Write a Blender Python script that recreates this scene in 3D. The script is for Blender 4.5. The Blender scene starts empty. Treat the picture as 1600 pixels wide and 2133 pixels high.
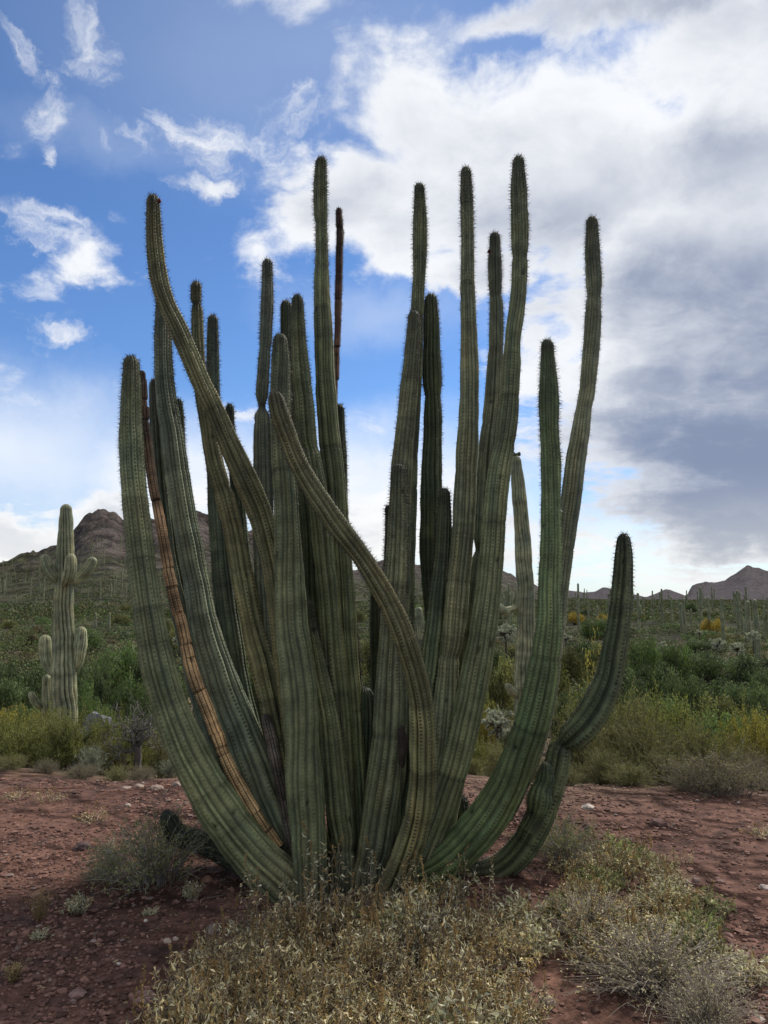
import bpy, math, random
import numpy as np

rng = np.random.default_rng(7)
random.seed(7)
C = bpy.context.scene.collection
scene = bpy.context.scene

# ------------------------------------------------------------------ camera
F_PX, CX, CY = 1658.0, 800.0, 1066.5          # focal length in photo pixels, image centre
EYE = np.array([0.0, 0.0, 1.5])
PITCH = math.radians(6.2)
cam_data = bpy.data.cameras.new('camera')
cam_data.sensor_fit = 'VERTICAL'
cam_data.sensor_height = 24.0
cam_data.lens = 24.0 * F_PX / 2133.0
cam_data.clip_start = 0.05
cam_data.clip_end = 12000.0
cam = bpy.data.objects.new('camera', cam_data)
cam.location = EYE
cam.rotation_euler = (math.pi / 2 + PITCH, 0, 0)
C.objects.link(cam)
scene.camera = cam

# ------------------------------------------------------------------ sun, exposure
SUN_AZ, SUN_EL = math.radians(44), math.radians(46)   # azimuth to the right of the view
sun = bpy.data.lights.new('sun', 'SUN')
sun.energy = 4.0
sun.angle = math.radians(14)
sun.color = (1.0, 0.93, 0.82)
so = bpy.data.objects.new('sun', sun)
so.rotation_euler = (math.pi / 2 - SUN_EL, 0, math.pi - SUN_AZ)
so.location = (6, 6, 12)
C.objects.link(so)
scene.view_settings.view_transform = 'Standard'
scene.view_settings.look = 'None'
scene.view_settings.exposure = 0.26
scene.view_settings.gamma = 1.0
scene.view_settings.use_curve_mapping = False
scene.cycles.max_bounces = 6
scene.cycles.diffuse_bounces = 3
scene.cycles.transparent_max_bounces = 8
scene.cycles.use_denoising = True

def px_dir(px, py):
    """unit direction of a photo pixel"""
    x, y = (px - CX) / F_PX, -(py - CY) / F_PX
    d = np.array([x, math.cos(PITCH) - y * math.sin(PITCH), math.sin(PITCH) + y * math.cos(PITCH)])
    return d / np.linalg.norm(d)
def px_at(px, py, Y):
    d = px_dir(px, py)
    return EYE + d * (Y / d[1])
def px_size(w, Y):
    return w / F_PX * Y / math.cos(PITCH)

# ------------------------------------------------------------------ sky
class NT:
    """small helper for node trees"""
    def __init__(s, tree):
        s.t = tree; s.n = tree.nodes; s.l = tree.links
    def put(s, sock, v):
        if v is None: return
        if hasattr(v, 'is_output'): s.l.new(v, sock)
        elif isinstance(v, (tuple, list)):
            v = tuple(v)
            if sock.type == 'RGBA' and len(v) == 3: v = v + (1,)
            sock.default_value = v
        else: sock.default_value = v
    def math(s, op, a, b=None, c=None, clamp=False):
        n = s.n.new('ShaderNodeMath'); n.operation = op; n.use_clamp = clamp
        for i, v in enumerate((a, b, c)): s.put(n.inputs[i], v) if v is not None else None
        return n.outputs[0]
    def vmath(s, op, a, b=None, scale=None):
        n = s.n.new('ShaderNodeVectorMath'); n.operation = op
        s.put(n.inputs[0], a)
        if b is not None: s.put(n.inputs[1], b)
        if scale is not None: s.put(n.inputs['Scale'], scale)
        return n.outputs['Value'] if op in ('LENGTH', 'DOT_PRODUCT', 'DISTANCE') else n.outputs[0]
    def mix(s, f, a, b, typ='MIX'):
        n = s.n.new('ShaderNodeMix'); n.data_type = 'RGBA'; n.blend_type = typ; n.clamp_factor = True
        s.put(n.inputs[0], f); s.put(n.inputs[6], a); s.put(n.inputs[7], b)
        return n.outputs[2]
    def noise(s, vec, scale, detail=4, rough=0.5, dist=0.0, col=False, lac=2.0):
        n = s.n.new('ShaderNodeTexNoise')
        if vec is not None: s.put(n.inputs['Vector'], vec)
        s.put(n.inputs['Scale'], scale); n.inputs['Detail'].default_value = detail
        n.inputs['Roughness'].default_value = rough; n.inputs['Distortion'].default_value = dist
        n.inputs['Lacunarity'].default_value = lac
        return n.outputs['Color' if col else 0]
    def ramp(s, v, lo, hi, a=0.0, b=1.0, smooth=True):
        n = s.n.new('ShaderNodeMapRange'); n.interpolation_type = 'SMOOTHSTEP' if smooth else 'LINEAR'
        s.put(n.inputs[0], v); s.put(n.inputs[1], lo); s.put(n.inputs[2], hi); s.put(n.inputs[3], a); s.put(n.inputs[4], b)
        return n.outputs[0]
    def sep(s, v):
        n = s.n.new('ShaderNodeSeparateXYZ'); s.put(n.inputs[0], v); return n.outputs
    def comb(s, x, y, z=0.0):
        n = s.n.new('ShaderNodeCombineXYZ'); s.put(n.inputs[0], x); s.put(n.inputs[1], y); s.put(n.inputs[2], z); return n.outputs[0]

world = bpy.data.worlds.new('World'); scene.world = world; world.use_nodes = True
w = NT(world.node_tree); w.n.clear()
sky = w.n.new('ShaderNodeTexSky'); sky.sky_type = 'NISHITA'; sky.sun_disc = False
sky.sun_elevation = SUN_EL; sky.sun_rotation = SUN_AZ
sky.altitude = 500; sky.air_density = 1.0; sky.dust_density = 0.3; sky.ozone_density = 2.2
STR = 0.10
bg = w.n.new('ShaderNodeBackground'); bg.inputs[1].default_value = STR
out = w.n.new('ShaderNodeOutputWorld')
tc = w.n.new('ShaderNodeTexCoord')
d = w.vmath('NORMALIZE', tc.outputs['Generated'])
dx, dy, dz = w.sep(d)
az = w.math('ARCTAN2', dx, dy)
el = w.math('ARCSINE', dz)
# cloud-layer coordinates (a plane overhead seen in perspective)
iz = w.math('DIVIDE', 1.0, w.math('ADD', w.math('MAXIMUM', dz, 0.0), 0.22))
plane = w.vmath('SCALE', w.comb(dx, dy, w.math('MULTIPLY', dz, 1.3)), scale=iz)
warp1 = w.vmath('SCALE', w.vmath('SUBTRACT', w.noise(plane, 2.2, 3, 0.5, col=True), (0.5, 0.5, 0.5)), scale=0.30)
planew = w.vmath('ADD', plane, warp1)
f1 = w.noise(planew, 3.4, 10, 0.60)               # shapes and ragged edges
f2 = w.noise(w.vmath('ADD', w.vmath('MULTIPLY', d, (1, 1, 1.7)), w.vmath('SCALE', warp1, scale=0.25)), 5.5, 7, 0.52)   # modelling within the clouds
f3 = w.noise(w.vmath('ADD', plane, (7.0, 2.0, 0.0)), (1.6), 4, 0.5)
aew = w.vmath('ADD', w.comb(az, el), w.vmath('MULTIPLY', w.vmath('SUBTRACT', w.noise(d, 6.0, 7, 0.62, col=True), (0.5, 0.5, 0.5)), (0.20, 0.15, 0.0)))
# the lens is a plane: bring pixel sizes and places to angles
def blob(px, py, rx, ry, amp, rot=0.0):
    dd = px_dir(px, py)
    a, e = math.atan2(dd[0], dd[1]), math.asin(dd[2])
    k = 1.0 / F_PX / (1 + ((px - CX) ** 2 + (py - CY) ** 2) / F_PX ** 2) ** 0.5
    n = w.n.new('ShaderNodeMapping'); n.vector_type = 'TEXTURE'
    n.inputs['Location'].default_value = (a, e, 0); n.inputs['Rotation'].default_value = (0, 0, math.radians(rot))
    n.inputs['Scale'].default_value = (rx * k / math.cos(e), ry * k, 1)
    w.l.new(aew, n.inputs[0])
    return w.ramp(w.vmath('LENGTH', n.outputs[0]), 1.15, 0.0, 0.0, amp)
def total(blobs, mode='MAXIMUM'):
    acc = None
    for b in blobs:
        v = blob(*b)
        acc = v if acc is None else w.math(mode, acc, v)
    return acc
CLOUDS = [
    (1200, 340, 600, 360, 1.5), (860, 240, 250, 210, 1.15), (720, 430, 270, 170, 1.0, 20), (800, 500, 200, 120, 1.1), (570, 510, 170, 110, .8),
    (1330, 760, 420, 420, 1.4), (1600, 450, 560, 620, 1.7), (1500, 90, 460, 230, 1.4), (1640, 950, 620, 360, 1.7), (1640, 1060, 600, 170, 1.6), (1430, 1000, 380, 130, 1.4), (1640, 780, 480, 330, 1.5), (1380, 880, 260, 130, .9), (1250, 30, 560, 110, 1.0),
    (1000, 560, 240, 90, 1.1), (1000, 420, 400, 200, 1.0), (1330, 1130, 300, 110, .75), (1050, 1160, 330, 110, .75),
    (135, 556, 190, 84, .80, 12), (630, 350, 110, 70, .7),
    (40, 1130, 210, 100, 1.6), (232, 1072, 100, 64, 1.4), (440, 1060, 140, 60, .9),
    (770, 1085, 240, 110, 1.15),
]
WISPS = [(180, 95, 150, 110, .72, -35), (72, 225, 80, 95, .62, 20), (20, 105, 110, 50, .62, -20), (420, 262, 190, 85, .80, -10), (465, 370, 85, 45, 1.0), (75, 325, 55, 50, .85), (110, 486, 270, 46, .85, -4), (140, 706, 120, 36, .8),
         (510, 850, 105, 44, .95, -18), (300, 270, 110, 60, .55), (130, 600, 200, 50, .5, 14), (60, 500, 160, 40, .8), (560, 330, 160, 90, .55), (650, 250, 160, 120, .45), (40, 830, 220, 40, .6)]
GAPS = [(830, 690, 210, 130, .75), (920, 860, 230, 90, .45), (1180, 830, 170, 80, .35), (480, 690, 330, 280, .4), (540, 120, 350, 110, .3), (1050, 110, 110, 40, .3), (1300, 1000, 200, 40, .2)]
VEIL = [(620, 120, 800, 300, .20), (200, 270, 330, 100, .20), (-20, 940, 660, 220, .85), (0, 830, 340, 70, .5), (430, 1020, 440, 210, 1.25), (800, 1060, 460, 230, 1.35),
        (800, 640, 260, 90, .35), (830, 900, 250, 90, .35), (1200, 1150, 700, 140, .75), (100, 1150, 600, 200, .7)]
GREY = [(1440, 610, 340, 190, .55, 10), (1600, 760, 420, 330, .62), (1500, 950, 540, 230, .85), (1420, 1060, 400, 110, .7), (1250, 960, 150, 60, .5), (1330, 0, 520, 60, .5), (1230, 900, 170, 120, .35),
        (1050, 640, 330, 120, .18), (1540, 1100, 300, 80, .75), (1150, 470, 360, 120, .35, 12), (1080, 1060, 260, 50, .55), (1500, 330, 260, 120, .35)]
# far round the horizon, out of the frame, the same broken cloud goes on
farc = w.ramp(w.math('ABSOLUTE', az), 0.62, 1.0, 0.0, 0.62)
up = w.ramp(el, 0.60, 0.80, 0.0, 0.62)
cov = w.math('MAXIMUM', w.math('MAXIMUM', total(CLOUDS), farc), up)
cov = w.math('SUBTRACT', cov, total(GAPS))
dens = w.math('ADD', cov, w.math('MULTIPLY', w.math('SUBTRACT', f1, 0.5), 3.0))
alpha = w.ramp(dens, 0.22, 0.85)
rot = w.n.new('ShaderNodeMapping'); rot.inputs['Rotation'].default_value = (0, 0, 0.45); rot.inputs['Scale'].default_value = (9.0, 20.0, 1.0); w.l.new(aew, rot.inputs[0])
f4 = w.noise(rot.outputs[0], 1.0, 8, 0.62, 0.6)
wisp = w.ramp(w.math('ADD', total(WISPS), w.math('MULTIPLY', w.math('SUBTRACT', f4, 0.5), 2.3)), 0.28, 1.15)
alpha = w.math('MAXIMUM', alpha, w.math('MULTIPLY', wisp, 0.95))
core = w.ramp(dens, 0.6, 1.6)
grey = w.math('ADD', total(GREY), w.math('MULTIPLY', w.math('SUBTRACT', f2, 0.46), 0.85))
grey = w.math('ADD', grey, w.math('MULTIPLY', w.math('SUBTRACT', f3, 0.5), 0.5))
grey = w.math('ADD', grey, w.math('MULTIPLY', core, 0.34))
grey = w.ramp(grey, -0.15, 1.15)
k = 1.0 / STR
sky_col = w.vmath('MULTIPLY', sky.outputs[0], (0.66, 0.88, 1.16))
sky_col = w.mix(w.ramp(el, 0.34, 0.62), sky_col, w.vmath('MULTIPLY', sky_col, (1.05, 1.0, 0.96)))
ccol = w.mix(grey, (0.82 * k, 0.835 * k, 0.86 * k, 1), (0.205 * k, 0.255 * k, 0.375 * k, 1))
low = w.ramp(el, 0.16, 0.03)
veil_f = w.math('MULTIPLY', total(VEIL), w.math('ADD', 0.55, w.math('MULTIPLY', f3, 0.9)), clamp=True)
vcol = w.mix(low, (0.70 * k, 0.76 * k, 0.86 * k, 1), (0.86 * k, 0.865 * k, 0.83 * k, 1))
c = w.mix(veil_f, sky_col, vcol)
c = w.mix(w.math('MULTIPLY', w.ramp(el, 0.06, -0.02), 0.65), c, (0.74 * k, 0.76 * k, 0.75 * k, 1))
ccol = w.mix(w.math('MULTIPLY', low, 0.35), ccol, (0.80 * k, 0.79 * k, 0.73 * k, 1))
c = w.mix(alpha, c, ccol)
w.l.new(c, bg.inputs[0]); w.l.new(bg.outputs[0], out.inputs[0])
world.cycles.sampling_method = 'MANUAL'; world.cycles.sample_map_resolution = 512

# ------------------------------------------------------------------ numpy noise
def _hash(ix, iy, iz):
    h = (ix * 374761393 + iy * 668265263 + iz * 2147483647 + 1013904223) & 0xFFFFFFFF
    h = ((h ^ (h >> 13)) * 1274126177) & 0xFFFFFFFF
    h = ((h ^ (h >> 16)) * 2246822519) & 0xFFFFFFFF
    return ((h ^ (h >> 15)) & 0xFFFFFF) / float(0xFFFFFF)
def vnoise(x, y, z=0.0):
    x, y, z = np.broadcast_arrays(np.asarray(x, float), np.asarray(y, float), np.asarray(z, float))
    ix, iy, iz = np.floor(x).astype(np.int64), np.floor(y).astype(np.int64), np.floor(z).astype(np.int64)
    fx, fy, fz = x - ix, y - iy, z - iz
    fx, fy, fz = fx * fx * (3 - 2 * fx), fy * fy * (3 - 2 * fy), fz * fz * (3 - 2 * fz)
    r = 0
    for a in (0, 1):
        for b in (0, 1):
            for c_ in (0, 1):
                r = r + _hash(ix + a, iy + b, iz + c_) * np.where(a, fx, 1 - fx) * np.where(b, fy, 1 - fy) * np.where(c_, fz, 1 - fz)
    return r
def fbm(x, y, z=0.0, oct=4, gain=0.5):
    a, s, t, f = 0.5, 0.0, 0.0, 1.0
    for i in range(oct):
        s = s + a * vnoise(np.asarray(x) * f + 17.3 * i, np.asarray(y) * f - 9.1 * i, np.asarray(z) * f + 5.7 * i); t += a; a *= gain; f *= 2.03
    return s / t

# ------------------------------------------------------------------ mesh and object helpers
def mesh(name, V, Q=None, T=None, mats=(), col=None, uv=None, smooth=True, mi=None):
    V = np.asarray(V, np.float32)
    me = bpy.data.meshes.new(name)
    Q = np.zeros((0, 4), np.int32) if Q is None or len(Q) == 0 else np.asarray(Q, np.int32)
    T = np.zeros((0, 3), np.int32) if T is None or len(T) == 0 else np.asarray(T, np.int32)
    loops = np.concatenate([Q.ravel(), T.ravel()])
    start = np.concatenate([np.arange(len(Q)) * 4, len(Q) * 4 + np.arange(len(T)) * 3]).astype(np.int32)
    me.vertices.add(len(V)); me.vertices.foreach_set('co', V.ravel())
    me.loops.add(len(loops)); me.loops.foreach_set('vertex_index', loops.astype(np.int32))
    me.polygons.add(len(start)); me.polygons.foreach_set('loop_start', start)
    me.polygons.foreach_set('use_smooth', np.full(len(start), smooth))
    for m in mats: me.materials.append(m)
    if mi is not None: me.polygons.foreach_set('material_index', np.asarray(mi, np.int32))
    if col is not None:
        a = me.attributes.new('tint', 'FLOAT_COLOR', 'POINT')
        cc = np.ones((len(V), 4), np.float32); cc[:, :np.shape(col)[-1]] = col
        a.data.foreach_set('color', cc.ravel())
    if uv is not None:
        u = me.uv_layers.new(name='uv')
        u.data.foreach_set('uv', np.asarray(uv, np.float32)[loops].ravel())
    me.update(calc_edges=True)
    return me
def tag(o, label=None, cat=None, group=None, kind=None):
    for k_, v in (('label', label), ('category', cat), ('group', group), ('kind', kind)):
        if v: o[k_] = v
    return o
def obj(name, me, parent=None, loc=(0, 0, 0), rotz=0.0, scale=None):
    o = bpy.data.objects.new(name, me); C.objects.link(o)
    o.location = loc; o.rotation_euler = (0, 0, rotz)
    if scale is not None: o.scale = scale
    if parent is not None: o.parent = parent
    return o
def copy_tree(o, parent=None):
    c_ = o.copy(); C.objects.link(c_); c_.parent = parent
    for ch in list(o.children): copy_tree(ch, c_)
    return c_
class Buf:
    def __init__(s): s.V, s.Q, s.T, s.c, s.n = [], [], [], [], 0
    def add(s, V, Q=None, T=None, col=(1, 1, 1)):
        V = np.asarray(V, float).reshape(-1, 3)
        if Q is not None and len(Q): s.Q.append(np.asarray(Q) + s.n)
        if T is not None and len(T): s.T.append(np.asarray(T) + s.n)
        s.V.append(V); s.c.append(np.broadcast_to(np.asarray(col, float), (len(V), 3))); s.n += len(V)
    def mesh(s, name, mats, smooth=True):
        return mesh(name, np.concatenate(s.V), np.concatenate(s.Q) if s.Q else None, np.concatenate(s.T) if s.T else None, mats, np.concatenate(s.c), None, smooth)
def unit(v): return v / np.maximum(np.linalg.norm(v, axis=-1, keepdims=True), 1e-9)
def rand_dirs(n, r=rng): return unit(r.normal(size=(n, 3)))
def tubes(buf, P, R, sides=4, col=(1, 1, 1)):
    """P: N paths x K points x 3, R: N x K radii"""
    P = np.asarray(P, float); R = np.asarray(R, float); N, K = P.shape[:2]
    tg = unit(np.gradient(P, axis=1)); ref = np.where(np.abs(tg[..., 2:3]) > 0.9, np.array([1.0, 0, 0]), np.array([0, 0, 1.0]))
    a = unit(np.cross(tg, ref)); b = np.cross(tg, a)
    th = np.arange(sides) * 2 * np.pi / sides
    V = P[:, :, None, :] + R[:, :, None, None] * (np.cos(th)[:, None] * a[:, :, None, :] + np.sin(th)[:, None] * b[:, :, None, :])
    i = np.arange(N)[:, None, None] * K * sides + np.arange(K - 1)[None, :, None] * sides
    j = np.arange(sides)[None, None, :]; j2 = (j + 1) % sides
    Q = np.stack([i + j, i + j2, i + sides + j2, i + sides + j], -1).reshape(-1, 4)
    c_ = np.asarray(col, float)
    if c_.ndim == 2: c_ = np.repeat(c_, K * sides, 0)
    buf.add(V.reshape(-1, 3), Q, None, c_)
def leaves(buf, P, D, L, W, col, bend=0.25, r=rng, N=None):
    """bent two-part leaves: base P, direction D, length L, width W"""
    n = len(P); D = unit(D); L = np.broadcast_to(L, n)[:, None]; W = np.broadcast_to(W, n)[:, None]
    s_ = unit(np.cross(D, rand_dirs(n, r) if N is None else unit(N + r.normal(0, .38, N.shape)))); nn = np.cross(s_, D)
    mid = P + D * L * 0.5 + nn * L * bend * 0.5 * r.uniform(0.2, 1, (n, 1))
    tip = P + D * L * 0.93 - nn * L * bend * 0.5 * r.uniform(-0.4, 1, (n, 1))
    V = np.stack([P, mid + s_ * W * .5, tip, mid - s_ * W * .5], 1).reshape(-1, 3)
    i = np.arange(n)[:, None] * 4
    T = np.concatenate([i + np.array([0, 1, 3]), i + np.array([1, 2, 3])])
    c_ = np.asarray(col, float)
    if c_.ndim == 2: c_ = np.repeat(c_, 4, 0)
    buf.add(V, None, T, c_)

# ------------------------------------------------------------------ materials
def material(name):
    m = bpy.data.materials.new(name); m.use_nodes = True
    t = NT(m.node_tree); b = m.node_tree.nodes['Principled BSDF']
    return m, t, b
def attr(t, name='tint'):
    n = t.n.new('ShaderNodeAttribute'); n.attribute_name = name; return n.outputs['Color']
def alpha_of(t):
    n = t.n.new('ShaderNodeAttribute'); n.attribute_name = 'tint'; return n.outputs['Alpha']
def bump(t, b, h, strength=0.5, dist=0.01):
    n = t.n.new('ShaderNodeBump'); n.inputs['Strength'].default_value = strength; n.inputs['Distance'].default_value = dist
    t.l.new(h, n.inputs['Height']); t.l.new(n.outputs[0], b.inputs['Normal'])
def geo_pos(t): return t.n.new('ShaderNodeNewGeometry').outputs['Position']
def obj_co(t): return t.n.new('ShaderNodeTexCoord').outputs['Object']

def skin_material(name, dot_col, dot_r, dot_f, ridge_gain, rough=0.62, mott=(0.72, 1.28), valley=0.66):
    """ribbed cactus skin: u counts ribs, v counts areoles; felt dots sit on the crests"""
    m, t, b = material(name)
    uvn = t.n.new('ShaderNodeUVMap'); uvn.uv_map = 'uv'
    u, v, _ = t.sep(uvn.outputs[0])
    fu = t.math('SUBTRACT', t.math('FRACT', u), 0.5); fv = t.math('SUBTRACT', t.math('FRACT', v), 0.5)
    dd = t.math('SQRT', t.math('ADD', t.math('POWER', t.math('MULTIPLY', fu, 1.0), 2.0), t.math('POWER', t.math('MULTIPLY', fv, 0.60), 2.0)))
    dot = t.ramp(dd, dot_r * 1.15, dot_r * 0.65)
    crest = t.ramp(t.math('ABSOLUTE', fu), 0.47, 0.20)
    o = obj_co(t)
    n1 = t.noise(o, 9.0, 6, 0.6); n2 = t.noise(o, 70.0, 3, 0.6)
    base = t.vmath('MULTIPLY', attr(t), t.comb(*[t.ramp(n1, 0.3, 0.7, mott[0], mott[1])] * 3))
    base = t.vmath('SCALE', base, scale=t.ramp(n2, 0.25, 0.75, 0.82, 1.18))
    base = t.mix(crest, t.vmath('SCALE', base, scale=valley), t.vmath('MULTIPLY', base, ridge_gain))  # darker valleys and lifted crests: rib shading put into the colour
    # pale corky flecks along the crests
    fl = t.math('MULTIPLY', t.ramp(t.noise(o, 42.0, 2, 0.5), 0.66, 0.74), 0.45)
    base = t.mix(t.math('MULTIPLY', fl, crest), base, (0.30, 0.28, 0.21, 1))
    base = t.mix(t.math('MULTIPLY', dot, t.math('MULTIPLY', t.math('MULTIPLY', alpha_of(t), t.ramp(t.noise(o, 5.0, 3, 0.5), 0.36, 0.62, 0.15, 1.0)), dot_f)), base, dot_col)
    t.l.new(base, b.inputs['Base Color']); b.inputs['Roughness'].default_value = rough
    b.inputs['Specular IOR Level'].default_value = 0.28
    bump(t, b, t.math('ADD', dot, t.math('MULTIPLY', n2, 0.5)), 0.5, 0.004)
    return m
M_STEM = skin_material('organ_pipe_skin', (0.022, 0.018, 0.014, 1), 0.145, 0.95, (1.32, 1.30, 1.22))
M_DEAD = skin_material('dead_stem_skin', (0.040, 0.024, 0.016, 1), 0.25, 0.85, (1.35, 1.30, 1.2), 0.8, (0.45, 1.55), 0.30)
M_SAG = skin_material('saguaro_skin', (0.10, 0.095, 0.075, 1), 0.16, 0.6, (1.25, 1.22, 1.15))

def leafy(name, trans=0.35, rough=0.6, var=0.25):
    m, t, b = material(name)
    oi = t.n.new('ShaderNodeObjectInfo')
    c_ = t.vmath('SCALE', attr(t), scale=t.ramp(oi.outputs['Random'], 0, 1, 1 - var, 1 + var, False))
    t.l.new(c_, b.inputs['Base Color']); b.inputs['Roughness'].default_value = rough; b.inputs['Specular IOR Level'].default_value = 0.2
    tr = t.n.new('ShaderNodeBsdfTranslucent'); t.l.new(t.vmath('MULTIPLY', c_, (1.1, 1.15, 0.8)), tr.inputs[0])
    ms = t.n.new('ShaderNodeMixShader'); ms.inputs[0].default_value = trans
    t.l.new(b.outputs[0], ms.inputs[1]); t.l.new(tr.outputs[0], ms.inputs[2])
    t.l.new(ms.outputs[0], t.n['Material Output'].inputs[0])
    return m
M_LEAF = leafy('leaf')
M_DRY = leafy('dry_leaf', 0.30, 0.75, 0.15)
def plain(name, rough=0.8, nz=30.0, amt=(0.75, 1.25), bmp=0.0):
    m, t, b = material(name)
    o = obj_co(t); n1 = t.noise(o, nz, 5, 0.6)
    t.l.new(t.vmath('SCALE', attr(t), scale=t.ramp(n1, 0.3, 0.7, *amt)), b.inputs['Base Color'])
    b.inputs['Roughness'].default_value = rough; b.inputs['Specular IOR Level'].default_value = 0.2
    if bmp: bump(t, b, n1, 0.6, bmp)
    return m
M_TWIG = plain('twig_bark')
M_SPINE = plain('spine', 0.5)
M_ROCK = plain('rock', 0.85, 22.0, (0.65, 1.35), 0.012)
M_PEBBLE = plain('pebble', 0.9, 40.0, (0.7, 1.3))
M_SCRUB = leafy('scrub', 0.15, 0.8, 0.1)

# ------------------------------------------------------------------ terrain
def az_el(px, py):
    d_ = px_dir(px, py); return math.atan2(d_[0], d_[1]), math.asin(d_[2])
def ridge_table(pts):
    a = np.array([az_el(*p) for p in pts]); return a[:, 0], np.tan(a[:, 1])
RL = ridge_table([(-700, 1245), (-300, 1215), (0, 1174), (50, 1156), (100, 1137), (140, 1118), (158, 1095), (172, 1078), (188, 1066), (210, 1060), (238, 1063), (253, 1074), (275, 1084),
                  (330, 1086), (370, 1078), (405, 1073), (440, 1086), (475, 1096), (505, 1104), (530, 1112), (570, 1135), (620, 1165), (660, 1195), (720, 1225), (800, 1240), (1000, 1246), (1400, 1250), (2600, 1250)])
RM = ridge_table([(-500, 1246), (500, 1240), (600, 1215), (680, 1196), (715, 1190), (745, 1184), (775, 1172), (798, 1163), (830, 1166), (862, 1176), (900, 1180), (940, 1196), (985, 1198), (1015, 1190),
                  (1045, 1183), (1075, 1196), (1110, 1209), (1128, 1219), (1150, 1232), (1185, 1240), (1300, 1250), (2600, 1250)])
RR = ridge_table([(-500, 1244), (1000, 1234), (1130, 1220), (1180, 1227), (1215, 1233), (1240, 1232), (1258, 1224), (1280, 1228), (1310, 1235), (1345, 1243), (1368, 1235), (1386, 1227), (1410, 1231), (1430, 1240),
                  (1440, 1220), (1468, 1212), (1490, 1213), (1510, 1210), (1530, 1199), (1555, 1184), (1578, 1190), (1600, 1194), (1650, 1180), (1750, 1200), (1900, 1229), (2600, 1246)])
def edge_y(x): return 6.75 + 0.22 * np.sin(x * 1.3 + 0.6) + 0.15 * np.sin(x * 3.1) - 0.10 * np.clip(x, -2, 4)
PZ = np.array([[-50, 0], [-.3, 0.0], [0.3, -0.05], [2, -0.42], [5, -1.05], [9, -1.70], [18, -2.65], [33, -3.25], [55, -3.2], [90, -2.3], [140, -1.4], [240, -0.5], [400, -0.2], [700, -0.2], [4000, -1.0], [9000, -1.0]])
def hill(x, y, tab, r0, R, wd, pw, crag, sc):
    r = np.hypot(x, y); a = np.arctan2(x, y)
    h = np.interp(a, tab[0], tab[1]) * R * np.cos(a) * 1.0 / np.maximum(np.cos(a), .2)
    h = np.maximum(h, 0)
    n = fbm(x / sc, y / sc, 0, 5, 0.55) - 0.5
    Rl = R * (1 + 0.06 * (vnoise(a * 14, 3.3) - 0.5))
    s = np.clip((r - r0) / (Rl - r0), 0, 1) ** pw
    s = np.where(r > Rl, np.exp(-((r - Rl) / wd) ** 2), s)
    rid = 1 - np.abs(2 * fbm(x / (sc * .55), y / (sc * .55), 4.0, 4, 0.6) - 1)
    return h * s + (n * crag * 1.2 + (rid - 0.75) * crag) * s * np.clip(h / (0.03 * R), 0, 1)
def T(x, y):
    x, y = np.asarray(x, float), np.asarray(y, float)
    z = np.interp(y - edge_y(x), PZ[:, 0], PZ[:, 1])
    far = np.clip((y - edge_y(x)) / 30, 0, 1)
    z = z + 0.05 * (fbm(x * 0.9, y * 0.9) - 0.5) * (1 - far) + far * 1.0 * (fbm(x / 14, y / 14, 2.0) - 0.5)
    f2_ = y > 120
    if not np.any(f2_): return z
    h = np.zeros(np.broadcast(x, y).shape); xx, yy = np.broadcast_arrays(x, y); xx, yy = xx[f2_], yy[f2_]
    h[f2_] = hill(xx, yy, RL, 185.0, 520.0, 160, 1.55, 10.0, 30.0) + hill(xx, yy, RM, 320.0, 820.0, 200, 1.9, 10.0, 60.0) + hill(xx, yy, RR, 1500.0, 2700.0, 400, 1.2, 42.0, 190.0)
    return z + h
def at(px, Y):
    """ground point under photo column px at distance Y"""
    z, x = 0.0, 0.0
    for _ in range(5):
        k = (Y * math.sin(-PITCH) + (z - 1.5) * math.cos(PITCH)) / (Y * math.cos(PITCH) + (z - 1.5) * math.sin(PITCH))
        x = px_at(px, CY - k * F_PX, Y)[0]; z = float(T(x, Y))
    return np.array([x, Y, z])
def top_z(px, py, Y): return px_at(px, py, Y)[2]

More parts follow.
